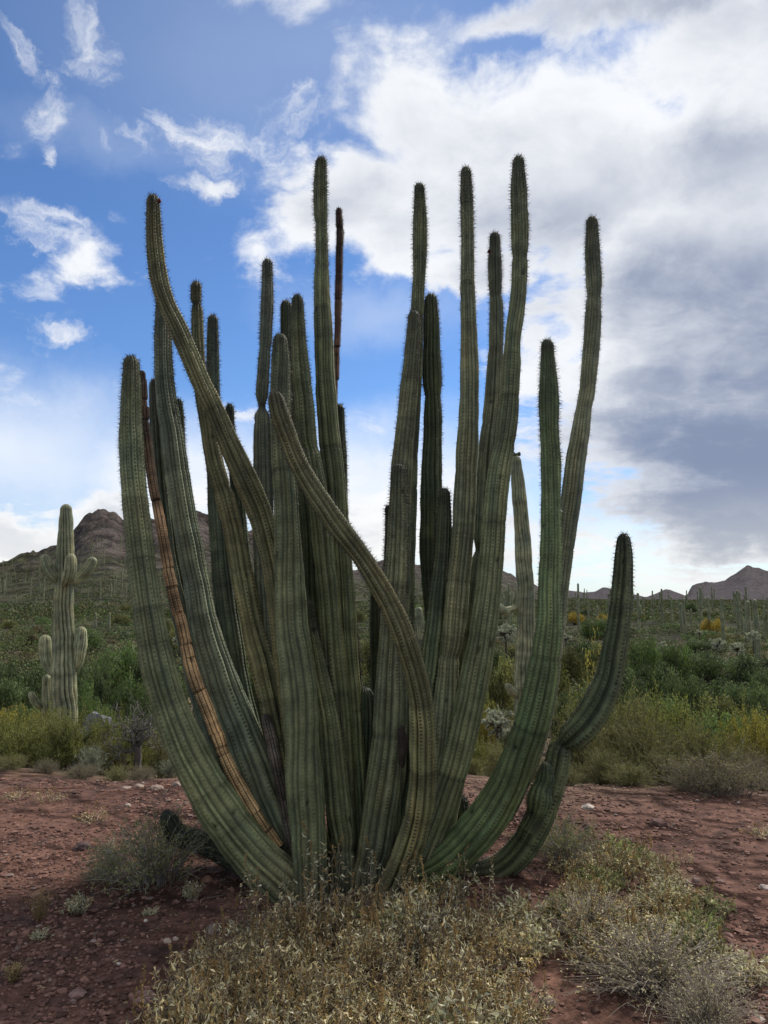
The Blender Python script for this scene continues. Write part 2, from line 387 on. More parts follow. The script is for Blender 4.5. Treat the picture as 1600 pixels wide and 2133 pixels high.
def build_ground():
    aa = np.radians(np.concatenate([np.arange(-180, -34, 6.0), np.arange(-34, 34.01, 0.17), np.arange(40, 180.1, 6.0)]))
    rr = np.concatenate([[0.3], np.geomspace(0.8, 150, 190), np.arange(154, 560, 4.0), np.geomspace(565, 9000, 90)])
    A, R = np.meshgrid(aa, rr); X, Y = R * np.sin(A), R * np.cos(A)
    Z = T(X, Y)
    n, m = A.shape
    V = np.stack([X, Y, Z], -1).reshape(-1, 3)
    i = (np.arange(n - 1)[:, None] * m + np.arange(m - 1)[None, :])
    Q = np.stack([i, i + 1, i + m + 1, i + m], -1).reshape(-1, 4)
    # colour by what the ground is made of
    d_ = (Y - edge_y(X))
    red = np.array([0.106, 0.056, 0.042]); tan = np.array([0.12, 0.088, 0.060]); bajada = np.array([0.040, 0.040, 0.021]); rock = np.array([0.058, 0.046, 0.041]); blue = np.array([0.048, 0.040, 0.044])
    n1 = fbm(X * 0.8, Y * 0.8, 1.0, 4)[..., None]
    col = red * (0.8 + 0.4 * n1)
    f = np.clip((d_ + 0.7) / 2.0 + (n1[..., 0] - .5) * 1.2, 0, 1)[..., None]
    col = col * (1 - f) + tan * f
    f = np.clip((d_ - 25) / 60, 0, 1)[..., None]; col = col * (1 - f) + bajada * f
    rad = np.hypot(X, Y); a = np.arctan2(X, Y)
    n2 = fbm(X / 30, Y / 30, 6.0, 5, 0.6)[..., None]
    elv = (Z - 1.5) / np.maximum(rad, 1)
    f = np.clip((elv - 0.030) / 0.035 + (n2[..., 0] - .5) * 2.4, 0, 1)[..., None] * (rad > 150)[..., None]
    col = col * (1 - f) + rock * (0.35 + 1.3 * n2) * f
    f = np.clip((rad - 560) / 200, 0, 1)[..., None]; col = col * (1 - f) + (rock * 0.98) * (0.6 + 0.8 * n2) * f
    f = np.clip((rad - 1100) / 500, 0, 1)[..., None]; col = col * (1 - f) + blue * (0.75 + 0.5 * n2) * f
    m_, t, b = material('desert_ground')
    p = geo_pos(t)
    g1 = t.noise(p, 1.3, 5, 0.6); g2 = t.noise(p, 16.0, 5, 0.65); g3 = t.noise(p, 0.12, 6, 0.62); g4 = t.noise(p, 60.0, 3, 0.6)
    c_ = t.vmath('SCALE', attr(t), scale=t.ramp(g1, 0.3, 0.7, 0.80, 1.2))
    c_ = t.vmath('SCALE', c_, scale=t.ramp(g2, 0.3, 0.7, 0.65, 1.35))
    c_ = t.vmath('SCALE', c_, scale=t.math('ADD', 1.0, t.math('MULTIPLY', alpha_of(t), t.ramp(g3, 0.38, 0.62, -0.5, 0.5))))
    c_ = t.vmath('SCALE', c_, scale=t.ramp(g4, 0.3, 0.7, 0.75, 1.25))
    t.l.new(c_, b.inputs['Base Color']); b.inputs['Roughness'].default_value = 0.95; b.inputs['Specular IOR Level'].default_value = 0.1
    n_ = t.n.new('ShaderNodeBump'); n_.inputs['Strength'].default_value = 0.9; n_.inputs['Distance'].default_value = 0.02
    t.l.new(t.math('ADD', g2, t.math('MULTIPLY', g4, 0.4)), n_.inputs['Height'])
    n2_ = t.n.new('ShaderNodeBump'); n2_.inputs['Strength'].default_value = 1.0; n2_.inputs['Distance'].default_value = 6.0
    t.l.new(g3, n2_.inputs['Height']); t.l.new(n_.outputs[0], n2_.inputs['Normal'])
    t.l.new(n2_.outputs[0], b.inputs['Normal'])
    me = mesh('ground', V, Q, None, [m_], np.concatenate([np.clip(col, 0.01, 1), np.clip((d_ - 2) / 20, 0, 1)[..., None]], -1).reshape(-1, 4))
    tag(obj('ground', me), kind='structure')
build_ground()

# ------------------------------------------------------------------ ribbed stems
def spline(P, n_per=14):
    """Catmull-Rom through rows of P (any number of columns)"""
    P = np.asarray(P, float); out_ = []
    E = np.vstack([2 * P[0] - P[1], P, 2 * P[-1] - P[-2]])
    for i in range(1, len(E) - 2):
        p0, p1, p2, p3 = E[i - 1], E[i], E[i + 1], E[i + 2]
        t0 = 0.0; t1 = t0 + np.linalg.norm(p1 - p0) ** .5 + 1e-6; t2 = t1 + np.linalg.norm(p2 - p1) ** .5 + 1e-6; t3 = t2 + np.linalg.norm(p3 - p2) ** .5 + 1e-6
        for t_ in np.linspace(t1, t2, n_per, endpoint=False):
            a1 = (t1 - t_) / (t1 - t0) * p0 + (t_ - t0) / (t1 - t0) * p1
            a2 = (t2 - t_) / (t2 - t1) * p1 + (t_ - t1) / (t2 - t1) * p2
            a3 = (t3 - t_) / (t3 - t2) * p2 + (t_ - t2) / (t3 - t2) * p3
            b1 = (t2 - t_) / (t2 - t0) * a1 + (t_ - t0) / (t2 - t0) * a2
            b2 = (t3 - t_) / (t3 - t1) * a2 + (t_ - t1) / (t3 - t1) * a3
            out_.append((t2 - t_) / (t2 - t1) * b1 + (t_ - t1) / (t2 - t1) * b2)
    out_.append(P[-1]); return np.array(out_)

def ribbed(P, R, ribs=14, per=4, step=0.021, depth=0.25, seed=0, woody=0.0, scar_w=1.0, dots=(1.0, 0.7), tint=(0.1, 0.12, 0.06), tip_dark=0.36, tip_len=0.5, base_tint=None, cracks=0, band=0.14,
           spacing=0.019, cap=1.25, cap_end=False, rough=0.03, scars=7, waist=0.07):
    """centre line P from tip to base with radii R -> verts, quads, uv, colours, and frames for the spines"""
    r = np.random.default_rng(seed)
    P, R = np.asarray(P, float), np.asarray(R, float)
    S = spline(P)
    # radius along the same parameter, piecewise linear so joints stay crisp
    L0 = np.concatenate([[0], np.cumsum(np.linalg.norm(np.diff(S, axis=0), axis=1))])
    knots = L0[::14][:len(P)]
    Lt = L0[-1]
    s = np.arange(0, Lt, step)
    rt = R[1]
    capl = cap * rt
    head = capl * (1 - np.cos(np.linspace(0, np.pi / 2, 9)))
    s = np.concatenate([head, s[s > capl + step * .5], [Lt]])
    extra = []
    ck = []
    if cracks:
        q = 0.06
        while q < Lt - 0.05:
            ck.append(q); q += 0.03 + r.exponential(0.12)
        for q in ck: extra += [q - 0.010, q - 0.004, q + 0.002, q + 0.008]
        s = np.sort(np.concatenate([s, extra]))
    X = np.stack([np.interp(s, L0, S[:, k_]) for k_ in range(3)], 1)
    rad = np.interp(s, knots, np.concatenate([[R[1]], R[1:]]))
    # joints: where the radius dips against its neighbourhood
    sm = np.interp(s, knots, np.concatenate([[R[1]], np.maximum(R[1:], np.convolve(np.pad(R[1:], 1, 'edge'), [1 / 2, 0, 1 / 2], 'valid'))]))
    dip = np.clip((sm / np.maximum(rad, 1e-4) - 1.06) * 5, 0, 1)
    wav = fbm(s / 0.16, seed * 3.7, 0.0, 3) - 0.5
    ws = np.array([r.uniform(0.15, 0.45)]);
    while ws[-1] < Lt: ws = np.append(ws, ws[-1] + r.uniform(0.18, 0.5))
    wa = r.uniform(0.2, 1.0, len(ws)); ww = r.uniform(0.008, 0.022, len(ws))
    pinch = (wa[None] * np.exp(-((s[:, None] - ws[None]) / ww[None]) ** 2)).sum(1)
    rad = rad * (1 + wav * 0.18) * (1 - waist * pinch)
    capf = np.where(s < capl, np.sqrt(np.clip(1 - (1 - s / capl) ** 2, 0, 1)), 1.0)
    if cap_end:
        e = Lt - s; capf = np.where(e < capl, np.minimum(capf, np.sqrt(np.clip(1 - (1 - e / capl) ** 2, 0.0, 1))), capf)
    rad = rad * np.maximum(capf, 0.02)
    crk = np.zeros(len(s))
    for q in ck: crk = np.maximum(crk, r.uniform(.4, 1.1) * np.exp(-((s - q) / 0.006) ** 2))
    rad = rad * (1 - 0.13 * crk)
    if ck: X = X + r.normal(0, .0028, (len(ck) + 1, 3))[np.searchsorted(ck, s)]
    tg = unit(np.gradient(np.stack([np.convolve(np.pad(X[:, k_], 4, 'edge'), np.ones(9) / 9, 'valid') for k_ in range(3)], 1), axis=0)) if ck else unit(np.gradient(X, axis=0))
    # parallel-transported frame
    A = np.zeros_like(X); a = np.cross(tg[0], [0, 1.0, 0.05]); a /= np.linalg.norm(a)
    for i in range(len(X)):
        a = a - tg[i] * a.dot(tg[i]); a /= np.linalg.norm(a); A[i] = a
    B = np.cross(tg, A)
    n = ribs * per
    th = (np.arange(n + 1) / n) * 2 * np.pi + r.uniform(0, 2 * np.pi) + 0
    ph = (np.arange(n + 1) % per) / per                       # 0 = valley, .5 = crest
    prof = 1 - depth * (1 - np.abs(np.sin(np.pi * ph)) ** 0.8)
    th = th + np.interp(np.arange(n + 1), np.arange(0, n + 1, per), np.append(r.normal(0, .22, ribs), 0) * (2 * np.pi / ribs)) * np.where((np.arange(n + 1) == 0) | (np.arange(n + 1) == n), 0, 1)
    ribv = 1 + 0.10 * (r.uniform(0, 1, ribs)[(np.arange(n + 1) // per) % ribs] - .5) * (ph > 0.2)
    nz = fbm(np.cos(th)[None] * 1.6 + seed, np.sin(th)[None] * 1.6, s[:, None] / 0.09 + seed * 1.3, 3) - 0.5
    sc = np.zeros((len(s), n + 1))
    for _ in range(scars):
        s0, t0, w0 = r.uniform(0.15, Lt), r.uniform(0, 2 * np.pi), r.uniform(0.006, 0.017) * scar_w
        da = np.abs((th[None] - t0 + np.pi) % (2 * np.pi) - np.pi) * rad[:, None]
        sc = np.maximum(sc, np.exp(-(((s[:, None] - s0) / (w0 * 1.3)) ** 2 + (da / w0) ** 2) ** 1.5))
    rr = rad[:, None] * prof[None] * ribv[None] * (1 + nz * rough * 2) * (1 - 0.12 * sc)
    tw_ = (r.normal(0, .16) * s + .55 * (fbm(s / 0.5, seed * 5.1, 3.0, 3) - .5))[:, None]; tha = th[None] + tw_
    V = X[:, None] + rr[..., None] * (np.cos(tha)[..., None] * A[:, None] + np.sin(tha)[..., None] * B[:, None])
    i = np.arange(len(s) - 1)[:, None] * (n + 1) + np.arange(n)[None]
    Q = np.stack([i, i + n + 1, i + n + 2, i + 1], -1).reshape(-1, 4)
    uv = np.stack(np.broadcast_arrays((np.arange(n + 1) / per)[None], (s / spacing)[:, None]), -1).reshape(-1, 2)
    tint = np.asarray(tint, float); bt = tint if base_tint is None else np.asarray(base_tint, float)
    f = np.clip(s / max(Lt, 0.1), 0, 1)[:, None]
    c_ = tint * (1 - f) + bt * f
    c_ = c_ * (1 + band * 2 * (fbm(s / 0.22, seed * 1.9 + 40, 0.0, 3) - 0.5))[:, None] * (1 - 0.22 * (pinch > .45) * pinch)[:, None].clip(0.7)
    seg = r.uniform(0.78, 1.18, len(ws) + 1)[np.searchsorted(ws, s)]; nxt = np.concatenate([[0], ws])[np.searchsorted(ws, s)]
    c_ = c_ * (seg * (1 - 0.28 * np.exp(-(s - nxt) / 0.035)))[:, None]
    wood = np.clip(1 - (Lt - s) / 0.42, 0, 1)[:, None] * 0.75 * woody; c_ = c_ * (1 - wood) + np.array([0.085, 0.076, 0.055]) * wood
    c_ = c_ * (1 - 0.45 * dip)[:, None] * (1 - 0.75 * crk)[:, None]
    c_ = c_ * (tip_dark + (1 - tip_dark) * np.clip(s / tip_len, 0, 1) ** 0.8)[:, None]
    ribt = r.uniform(.84, 1.16, ribs)[(np.arange(n + 1) // per) % ribs]; ptc = fbm(np.cos(th)[None] * 1.1 + seed * 2.1, np.sin(th)[None] * 1.1, s[:, None] / 0.30 + seed, 4, 0.6)
    col = c_[:, None] * (ribt[None] * (0.62 + 0.76 * ptc))[..., None] * (1 + (ptc[..., None] - .5) * np.array([.5, .1, -.2]))
    col = col * (1 - 0.85 * sc)[..., None] * (1 + 0.5 * nz)[..., None]
    fr = dict(s=s, X=X, A=np.cos(tw_) * A + np.sin(tw_) * B, B=np.cos(tw_) * B - np.sin(tw_) * A, T=tg, rad=rad, th=th, ribs=ribs, per=per, rr=rr, Lt=Lt, capl=capl)
    al = np.broadcast_to((dots[0] * (1 - f) + dots[1] * f)[:, None], (len(s), n + 1, 1))
    return V.reshape(-1, 3), Q, uv, np.concatenate([np.clip(col, 0.004, 1), al], -1).reshape(-1, 4), fr

def spine_mesh(fr, name, seed, full=0.7, low=0.12, length=0.025, width=0.0026, spacing=0.019, per_areole=5, col=(0.06, 0.05, 0.042), tipcol=None, base=(0,0,0)):
    r = np.random.default_rng(seed + 500)
    s = fr['s']; k_ = np.arange(0.006, fr['Lt'] - 0.02, spacing)
    Pn, Dn, Ln = [], [], []
    for j in range(fr['ribs']):
        ci = j * fr['per'] + fr['per'] // 2
        th = fr['th'][ci]
        idx = np.searchsorted(s, k_).clip(1, len(s) - 1)
        f = ((k_ - s[idx - 1]) / np.maximum(s[idx] - s[idx - 1], 1e-6))[:, None]
        def ip(a): return a[idx - 1] * (1 - f) + a[idx] * f
        N = np.cos(th) * ip(fr['A']) + np.sin(th) * ip(fr['B'])
        rr = ip(fr['rr'][:, ci:ci + 1])
        X = ip(fr['X']) + N * rr
        tip = np.clip(1 - k_ / max(fr['capl'], 1e-3), 0, 1)[:, None]
        Nn = unit(N * (1 - 0.75 * tip) - ip(fr['T']) * tip)
        dens = np.where(k_ < full, 1.0, low + (1 - low) * np.exp(-(k_ - full) / 0.55))
        for q in range(per_areole):
            keep = r.uniform(size=len(k_)) < dens * (0.9 if q else 1.0)
            kk = keep.nonzero()[0]
            D = unit(Nn[kk] + r.normal(size=(len(kk), 3)) * 0.62)
            Pn.append(X[kk] - Nn[kk] * 0.002); Dn.append(D); Ln.append(length * r.uniform(0.45, 1.15, len(kk)) * (0.45 + 0.55 * dens[kk]))
    P, D, L = np.concatenate(Pn), np.concatenate(Dn), np.concatenate(Ln)
    sd = unit(np.cross(D, rand_dirs(len(P), r))) * width * 0.5
    V = np.stack([P - sd, P + sd, P + D * L[:, None]], 1).reshape(-1, 3) - np.asarray(base)
    Tn = np.arange(len(P) * 3).reshape(-1, 3)
    cc = np.asarray(col) * r.uniform(0.6, 1.5, (len(P), 1))
    return mesh(name, V, None, Tn, [M_SPINE], np.repeat(cc, 3, 0), None, False)

# ------------------------------------------------------------------ the organ pipe cactus
# every stem: control points (photo px, py, width) from the tip down, its distance at the tip, half-way and the base, tint
G0 = (0.130, 0.150, 0.082); GB = (0.118, 0.135, 0.068); GD = (0.060, 0.078, 0.038); GO = (0.145, 0.143, 0.072); GW = (0.142, 0.155, 0.090)  # GD is a green lowered to carry the shade on the rear stems
STEMS = [
 ('bent', (3.98, 3.95, 4.16), GO, [(570, 815, 0), (575, 832, 34), (584, 864, 40), (600, 908, 38), (618, 955, 40), (643, 1003, 43), (675, 1052, 43), (708, 1100, 43), (747, 1150, 40), (778, 1198, 40), (808, 1250, 41), (832, 1300, 44), (850, 1350, 45), (865, 1400, 46), (876, 1450, 47), (880, 1500, 50), (882, 1560, 53), (882, 1620, 54), (876, 1680, 55), (862, 1740, 58), (840, 1800, 62), (806, 1890, 66)]),
 ('front', (4.30, 4.24, 4.16), G0, [(583, 695, 0), (584, 716, 31), (585, 760, 38), (585, 800, 41), (585, 870, 43), (588, 950, 47), (595, 1020, 50), (598, 1100, 53), (604, 1200, 59), (609, 1300, 64), (620, 1400, 67), (628, 1500, 70), (633, 1600, 69), (640, 1700, 69), (646, 1800, 66), (650, 1890, 64)]),
 ('outer', (4.40, 4.25, 4.22), G0, [(272, 741, 0), (273, 765, 33), (273, 800, 39), (272, 900, 46), (277, 1000, 48), (287, 1100, 53), (298, 1200, 55), (313, 1300, 60), (333, 1400, 67), (365, 1500, 70), (410, 1600, 74), (468, 1700, 82), (536, 1790, 87), (620, 1875, 88)]),
 ('right', (4.20, 4.10, 4.40), (0.100, 0.138, 0.064), [(1140, 707, 0), (1140, 728, 26), (1142, 780, 35), (1143, 840, 41), (1144, 900, 38), (1147, 960, 41), (1147, 1050, 41), (1147, 1130, 42), (1144, 1220, 44), (1143, 1300, 49), (1130, 1400, 62), (1108, 1500, 68), (1076, 1590, 70), (1038, 1670, 74), (990, 1735, 74), (935, 1786, 68), (872, 1822, 58), (800, 1838, 50)]),
 ('tall', (4.50, 4.40, 4.36), G0, [(1080, 325, 0), (1080, 348, 26), (1081, 400, 34), (1083, 470, 35), (1083, 520, 34), (1083, 536, 28), (1083, 545, 32), (1081, 600, 31), (1076, 650, 34), (1070, 690, 34), (1068, 711, 31), (1066, 750, 36), (1062, 820, 38), (1052, 920, 43), (1038, 1000, 45), (1029, 1100, 47), (1021, 1200, 47), (1009, 1300, 51), (992, 1400, 57), (970, 1500, 60), (943, 1600, 60), (913, 1700, 58), (878, 1790, 57), (835, 1870, 56)]),
 ('tall', (4.62, 4.48, 4.40), GW, [(970, 348, 0), (971, 368, 23), (972, 410, 28), (974, 500, 26), (974, 600, 30), (977, 700, 34), (978, 800, 39), (975, 900, 43), (970, 1000, 46), (965, 1100, 46), (956, 1200, 45), (949, 1280, 44), (941, 1350, 40), (937, 1366, 33), (935, 1376, 41), (932, 1430, 47), (926, 1500, 53), (915, 1600, 57), (900, 1700, 58), (878, 1790, 60), (845, 1850, 60)]),
 ('plain', (4.45, 4.38, 4.32), GW, [(831, 966, 0), (831, 984, 30), (831, 1020, 36), (829, 1100, 42), (824, 1200, 45), (818, 1300, 48), (813, 1400, 54), (810, 1500, 62), (803, 1600, 68), (790, 1700, 70), (779, 1770, 64), (770, 1800, 56), (766, 1820, 66), (760, 1870, 68)]),
 ('plain', (4.70, 4.60, 4.5), GW, [(861, 647, 0), (862, 664, 24), (862, 690, 28), (858, 740, 33), (853, 800, 37), (846, 880, 41), (838, 960, 44), (835, 1050, 44), (832, 1150, 44), (830, 1300, 46), (825, 1500, 52), (812, 1700, 56), (790, 1830, 60)]),
 ('tall', (4.86, 4.74, 4.6), G0, [(873, 382, 0), (874, 402, 23), (875, 450, 30), (875, 500, 31), (874, 560, 28), (871, 610, 27), (868, 680, 28), (864, 760, 32), (858, 850, 37), (851, 950, 38), (848, 1050, 40), (843, 1150, 42), (839, 1350, 46), (833, 1500, 50), (822, 1650, 55), (795, 1810, 60)]),
 ('plain', (4.85, 4.85, 4.75), GW, [(809, 1052, 0), (811, 1068, 18), (812, 1100, 20), (811, 1150, 22), (809, 1250, 26), (803, 1400, 32), (790, 1600, 40), (775, 1800, 50)]),
 ('dark', (4.86, 4.78, 4.62), GD, [(898, 612, 0), (898, 632, 28), (899, 680, 33), (900, 740, 38), (901, 800, 41), (902, 824, 33), (902, 836, 34), (902, 880, 41), (900, 960, 43), (898, 1050, 45), (897, 1130, 46), (899, 1200, 44), (903, 1260, 40), (907, 1330, 40), (897, 1500, 44), (870, 1700, 50), (845, 1820, 52)]),
 ('plain', (4.58, 4.54, 4.5), (0.11, 0.14, 0.075), [(926, 1017, 0), (926, 1036, 24), (925, 1080, 31), (923, 1150, 35), (917, 1220, 40), (910, 1290, 44), (901, 1360, 48), (892, 1430, 50), (883, 1520, 52), (868, 1650, 53), (845, 1810, 56)]),
 ('tall', (4.92, 4.80, 4.64), (0.135, 0.150, 0.10), [(1031, 484, 0), (1031, 503, 22), (1031, 545, 29), (1032, 600, 28), (1032, 614, 23), (1034, 630, 29), (1034, 700, 30), (1031, 780, 34), (1026, 860, 39), (1018, 950, 42), (1012, 1050, 44), (1008, 1120, 42), (1005, 1148, 27), (1004, 1162, 38), (998, 1220, 44), (990, 1300, 46), (978, 1400, 50), (962, 1500, 54), (938, 1620, 58), (905, 1750, 60), (872, 1812, 60)]),
 ('tall', (4.86, 4.72, 4.62), (0.145, 0.16, 0.104), [(1233, 451, 0), (1234, 473, 25), (1235, 530, 32), (1238, 590, 34), (1238, 618, 27), (1237, 632, 31), (1235, 690, 34), (1229, 760, 34), (1223, 820, 33), (1217, 850, 30), (1210, 900, 36), (1200, 960, 39), (1193, 1020, 40), (1182, 1100, 38), (1172, 1180, 36), (1163, 1260, 36), (1153, 1340, 40), (1142, 1420, 44), (1118, 1520, 50), (1080, 1620, 54), (1030, 1705, 56), (945, 1790, 56)]),
 ('bent', (4.55, 4.50, 4.58), (0.090, 0.112, 0.060), [(1299, 1111, 0), (1299, 1127, 29), (1299, 1160, 36), (1297, 1210, 42), (1291, 1280, 46), (1281, 1350, 50), (1265, 1420, 55), (1243, 1470, 58), (1215, 1512, 60), (1189, 1537, 56), (1178, 1546, 44), (1172, 1550, 22), (1168, 1555, 46), (1158, 1600, 52), (1140, 1660, 55), (1115, 1720, 57), (1083, 1772, 57), (1035, 1812, 52), (950, 1835, 46)]),
 ('bud', (4.40, 4.39, 4.40), (0.105, 0.135, 0.066), [(1137, 1587, 0), (1137, 1600, 27), (1136, 1622, 36), (1130, 1636, 34), (1128, 1640, 40), (1124, 1660, 50), (1121, 1680, 46), (1112, 1704, 30), (1098, 1728, 30)]),
 ('plain', (4.80, 4.66, 4.5), GB, [(670, 327, 0), (669, 348, 26), (668, 400, 31), (669, 450, 30), (670, 467, 24), (670, 476, 26), (671, 520, 27), (671, 600, 33), (675, 700, 40), (679, 800, 43), (686, 900, 45), (697, 1000, 46), (706, 1100, 46), (713, 1200, 46), (719, 1300, 48), (724, 1400, 50), (730, 1500, 54), (735, 1600, 54), (740, 1700, 56), (745, 1815, 60)]),
 ('plain', (4.60, 4.54, 4.46), GB, [(619, 614, 0), (620, 636, 26), (622, 700, 33), (627, 770, 37), (635, 850, 39), (643, 930, 38), (646, 938, 32), (648, 948, 39), (657, 1000, 41), (668, 1080, 43), (676, 1160, 45), (685, 1240, 46), (692, 1320, 49), (699, 1400, 54), (706, 1500, 58), (712, 1600, 60), (718, 1700, 56), (722, 1820, 60)]),
 ('plain', (4.42, 4.40, 4.3), GB, [(641, 1248, 0), (644, 1275, 18), (652, 1330, 28), (664, 1400, 38), (684, 1500, 44), (697, 1600, 51), (709, 1700, 53), (716, 1748, 48), (716, 1767, 37), (715, 1782, 48), (713, 1845, 53)]),
 ('dark', (4.95, 4.85, 4.7), GD, [(596, 626, 0), (596, 648, 22), (597, 700, 24), (600, 800, 28), (607, 850, 30), (622, 950, 33), (636, 1050, 34), (643, 1130, 34), (650, 1250, 36), (664, 1350, 38), (682, 1500, 42), (702, 1650, 46), (715, 1800, 50)]),
 ('dark', (5.02, 4.95, 4.8), GD, [(707, 842, 0), (706, 862, 22), (706, 950, 31), (707, 1050, 31), (708, 1150, 32), (712, 1300, 36), (720, 1500, 40), (738, 1790, 45)]),
 ('brown', (5.05, 5.0, 4.9), (0.085, 0.050, 0.040), [(707, 432, 0), (707, 442, 13), (708, 470, 16), (707, 520, 16), (706, 580, 16), (704, 640, 16), (703, 680, 14), (701, 730, 14), (699, 800, 13), (698, 850, 13), (700, 950, 14), (705, 1150, 18), (718, 1450, 24), (738, 1770, 30)]),
 ('plain', (4.86, 4.86, 4.8), GW, [(737, 1297, 0), (738, 1315, 14), (741, 1360, 18), (744, 1420, 20), (748, 1500, 26), (750, 1600, 32), (748, 1780, 38)]),
 ('dark', (4.62, 4.60, 4.58), (0.058, 0.080, 0.042), [(757, 1430, 0), (758, 1446, 44), (759, 1480, 51), (759, 1540, 53), (757, 1590, 46), (753, 1622, 28), (752, 1640, 22), (753, 1720, 24), (750, 1800, 40)]),
 ('dark', (5.15, 5.1, 5.0), GD, [(784, 1215, 0), (785, 1235, 26), (786, 1300, 31), (786, 1400, 29), (788, 1500, 26), (782, 1700, 36), (770, 1760, 40)]),
 ('bent', (4.32, 4.46, 4.55), GO, [(318, 405, 0), (319, 425, 28), (320, 470, 33), (323, 520, 35), (331, 580, 36), (346, 630, 37), (369, 680, 38), (395, 740, 38), (422, 803, 40), (450, 862, 42), (478, 925, 44), (512, 1000, 49), (543, 1075, 50), (565, 1150, 50), (582, 1250, 50), (600, 1400, 52), (640, 1700, 60), (672, 1830, 64)]),
 ('olive', (4.74, 4.64, 4.5), GO, [(409, 586, 0), (409, 600, 21), (409, 626, 21), (410, 634, 15), (411, 642, 23), (412, 680, 24), (414, 740, 26), (422, 820, 29), (434, 890, 31), (447, 960, 36), (461, 1012, 38), (463, 1018, 33), (466, 1026, 39), (488, 1110, 39), (506, 1200, 42), (527, 1300, 44), (551, 1400, 49), (575, 1500, 51), (598, 1600, 53), (625, 1700, 55), (660, 1820, 60)]),
 ('tan', (4.52, 4.44, 4.36), (0.15, 0.088, 0.062), [(296, 770, 0), (297, 782, 15), (300, 850, 18), (303, 900, 19), (316, 1000, 21), (334, 1100, 22), (352, 1200, 23), (377, 1300, 24), (402, 1400, 26), (440, 1500, 27), (477, 1600, 27), (532, 1700, 29), (577, 1768, 30)]),
 ('plain', (4.42, 4.4, 4.36), GD, [(560, 1742, 0), (572, 1760, 30), (598, 1800, 36), (635, 1850, 40)]),
 ('plain', (4.78, 4.70, 4.55), (0.122, 0.145, 0.098), [(337, 608, 0), (338, 630, 26), (339, 680, 32), (340, 730, 34), (342, 785, 40), (349, 850, 42), (357, 900, 44), (371, 1000, 47), (388, 1100, 49), (406, 1200, 50), (424, 1300, 54), (453, 1400, 66), (490, 1500, 74), (528, 1600, 78), (566, 1700, 80), (615, 1810, 82)]),
 ('dark', (4.95, 4.86, 4.7), (0.082, 0.105, 0.072), [(325, 788, 0), (324, 810, 26), (326, 850, 29), (328, 900, 30), (336, 1000, 32), (347, 1100, 34), (362, 1200, 38), (385, 1300, 44), (410, 1400, 50), (440, 1500, 56), (475, 1600, 58), (520, 1700, 60), (590, 1790, 64)]),
 ('dark', (5.05, 5.0, 4.8), GD, [(371, 831, 0), (373, 850, 17), (374, 880, 20), (374, 950, 25), (381, 1050, 28), (397, 1200, 34), (432, 1400, 44), (500, 1600, 54), (592, 1785, 60)]),
 ('dark', (5.0, 4.9, 4.7), (0.080, 0.102, 0.070), [(443, 656, 0), (443, 676, 21), (443, 720, 25), (444, 850, 27), (446, 950, 32), (451, 1050, 36), (459, 1150, 39), (469, 1250, 43), (483, 1350, 46), (500, 1450, 48), (525, 1550, 50), (562, 1680, 52), (622, 1800, 60)]),
 ('plain', (5.12, 5.05, 4.9), GD, [(478, 841, 0), (479, 858, 17), (480, 890, 19), (484, 930, 21), (492, 1000, 25), (497, 1060, 26), (503, 1120, 27), (513, 1200, 30), (531, 1320, 34), (562, 1500, 40), (625, 1765, 45)]),
 ('tall', (4.86, 4.72, 4.55), (0.125, 0.142, 0.10), [(557, 540, 0), (557, 560, 21), (557, 620, 25), (554, 690, 24), (553, 718, 24), (552, 726, 21), (551, 740, 24), (548, 790, 26), (546, 825, 25), (546, 844, 15), (546, 852, 14), (546, 864, 30), (547, 890, 35), (548, 960, 39), (549, 1050, 42), (552, 1150, 44), (557, 1250, 46), (563, 1350, 48), (577, 1500, 52), (602, 1650, 56), (650, 1810, 62)]),
 ('grey', (4.48, 4.46, 4.44), (0.125, 0.110, 0.095), [(552, 1486, 0), (554, 1496, 20), (565, 1540, 23), (577, 1600, 24), (589, 1660, 22), (603, 1740, 22), (625, 1835, 24)]),
 ('bud', (4.78, 4.76, 4.74), (0.050, 0.066, 0.034), [(960, 1655, 0), (961, 1668, 26), (961, 1700, 33), (957, 1730, 30), (950, 1752, 20), (925, 1790, 20)]),
 ('bud', (4.60, 4.58, 4.4), (0.032, 0.042, 0.026), [(344, 1688, 0), (347, 1698, 30), (355, 1718, 36), (374, 1742, 40), (410, 1752, 42), (450, 1768, 46), (520, 1800, 50), (600, 1828, 54)]),  # near-black tint: the shade this stub lies in is painted into it
 ('bud', (4.36, 4.36, 4.34), (0.10, 0.12, 0.075), [(872, 1762, 0), (884, 1770, 24), (890, 1790, 28), (880, 1815, 30), (860, 1840, 30)]),
]
ROOT = np.array([-0.18, 4.42, 0.0])
cactus = bpy.data.objects.new('organ_pipe_cactus', None); C.objects.link(cactus); cactus.location = ROOT
tag(cactus, 'huge many stemmed organ pipe cactus rising from the red gravel', 'cactus')
NAMES = {'tan': 'dead tan stem, cracked and spineless, between the left green stems', 'brown': 'thin dry brown stem broken into short segments', 'grey': 'short grey weathered dead stem stub'}
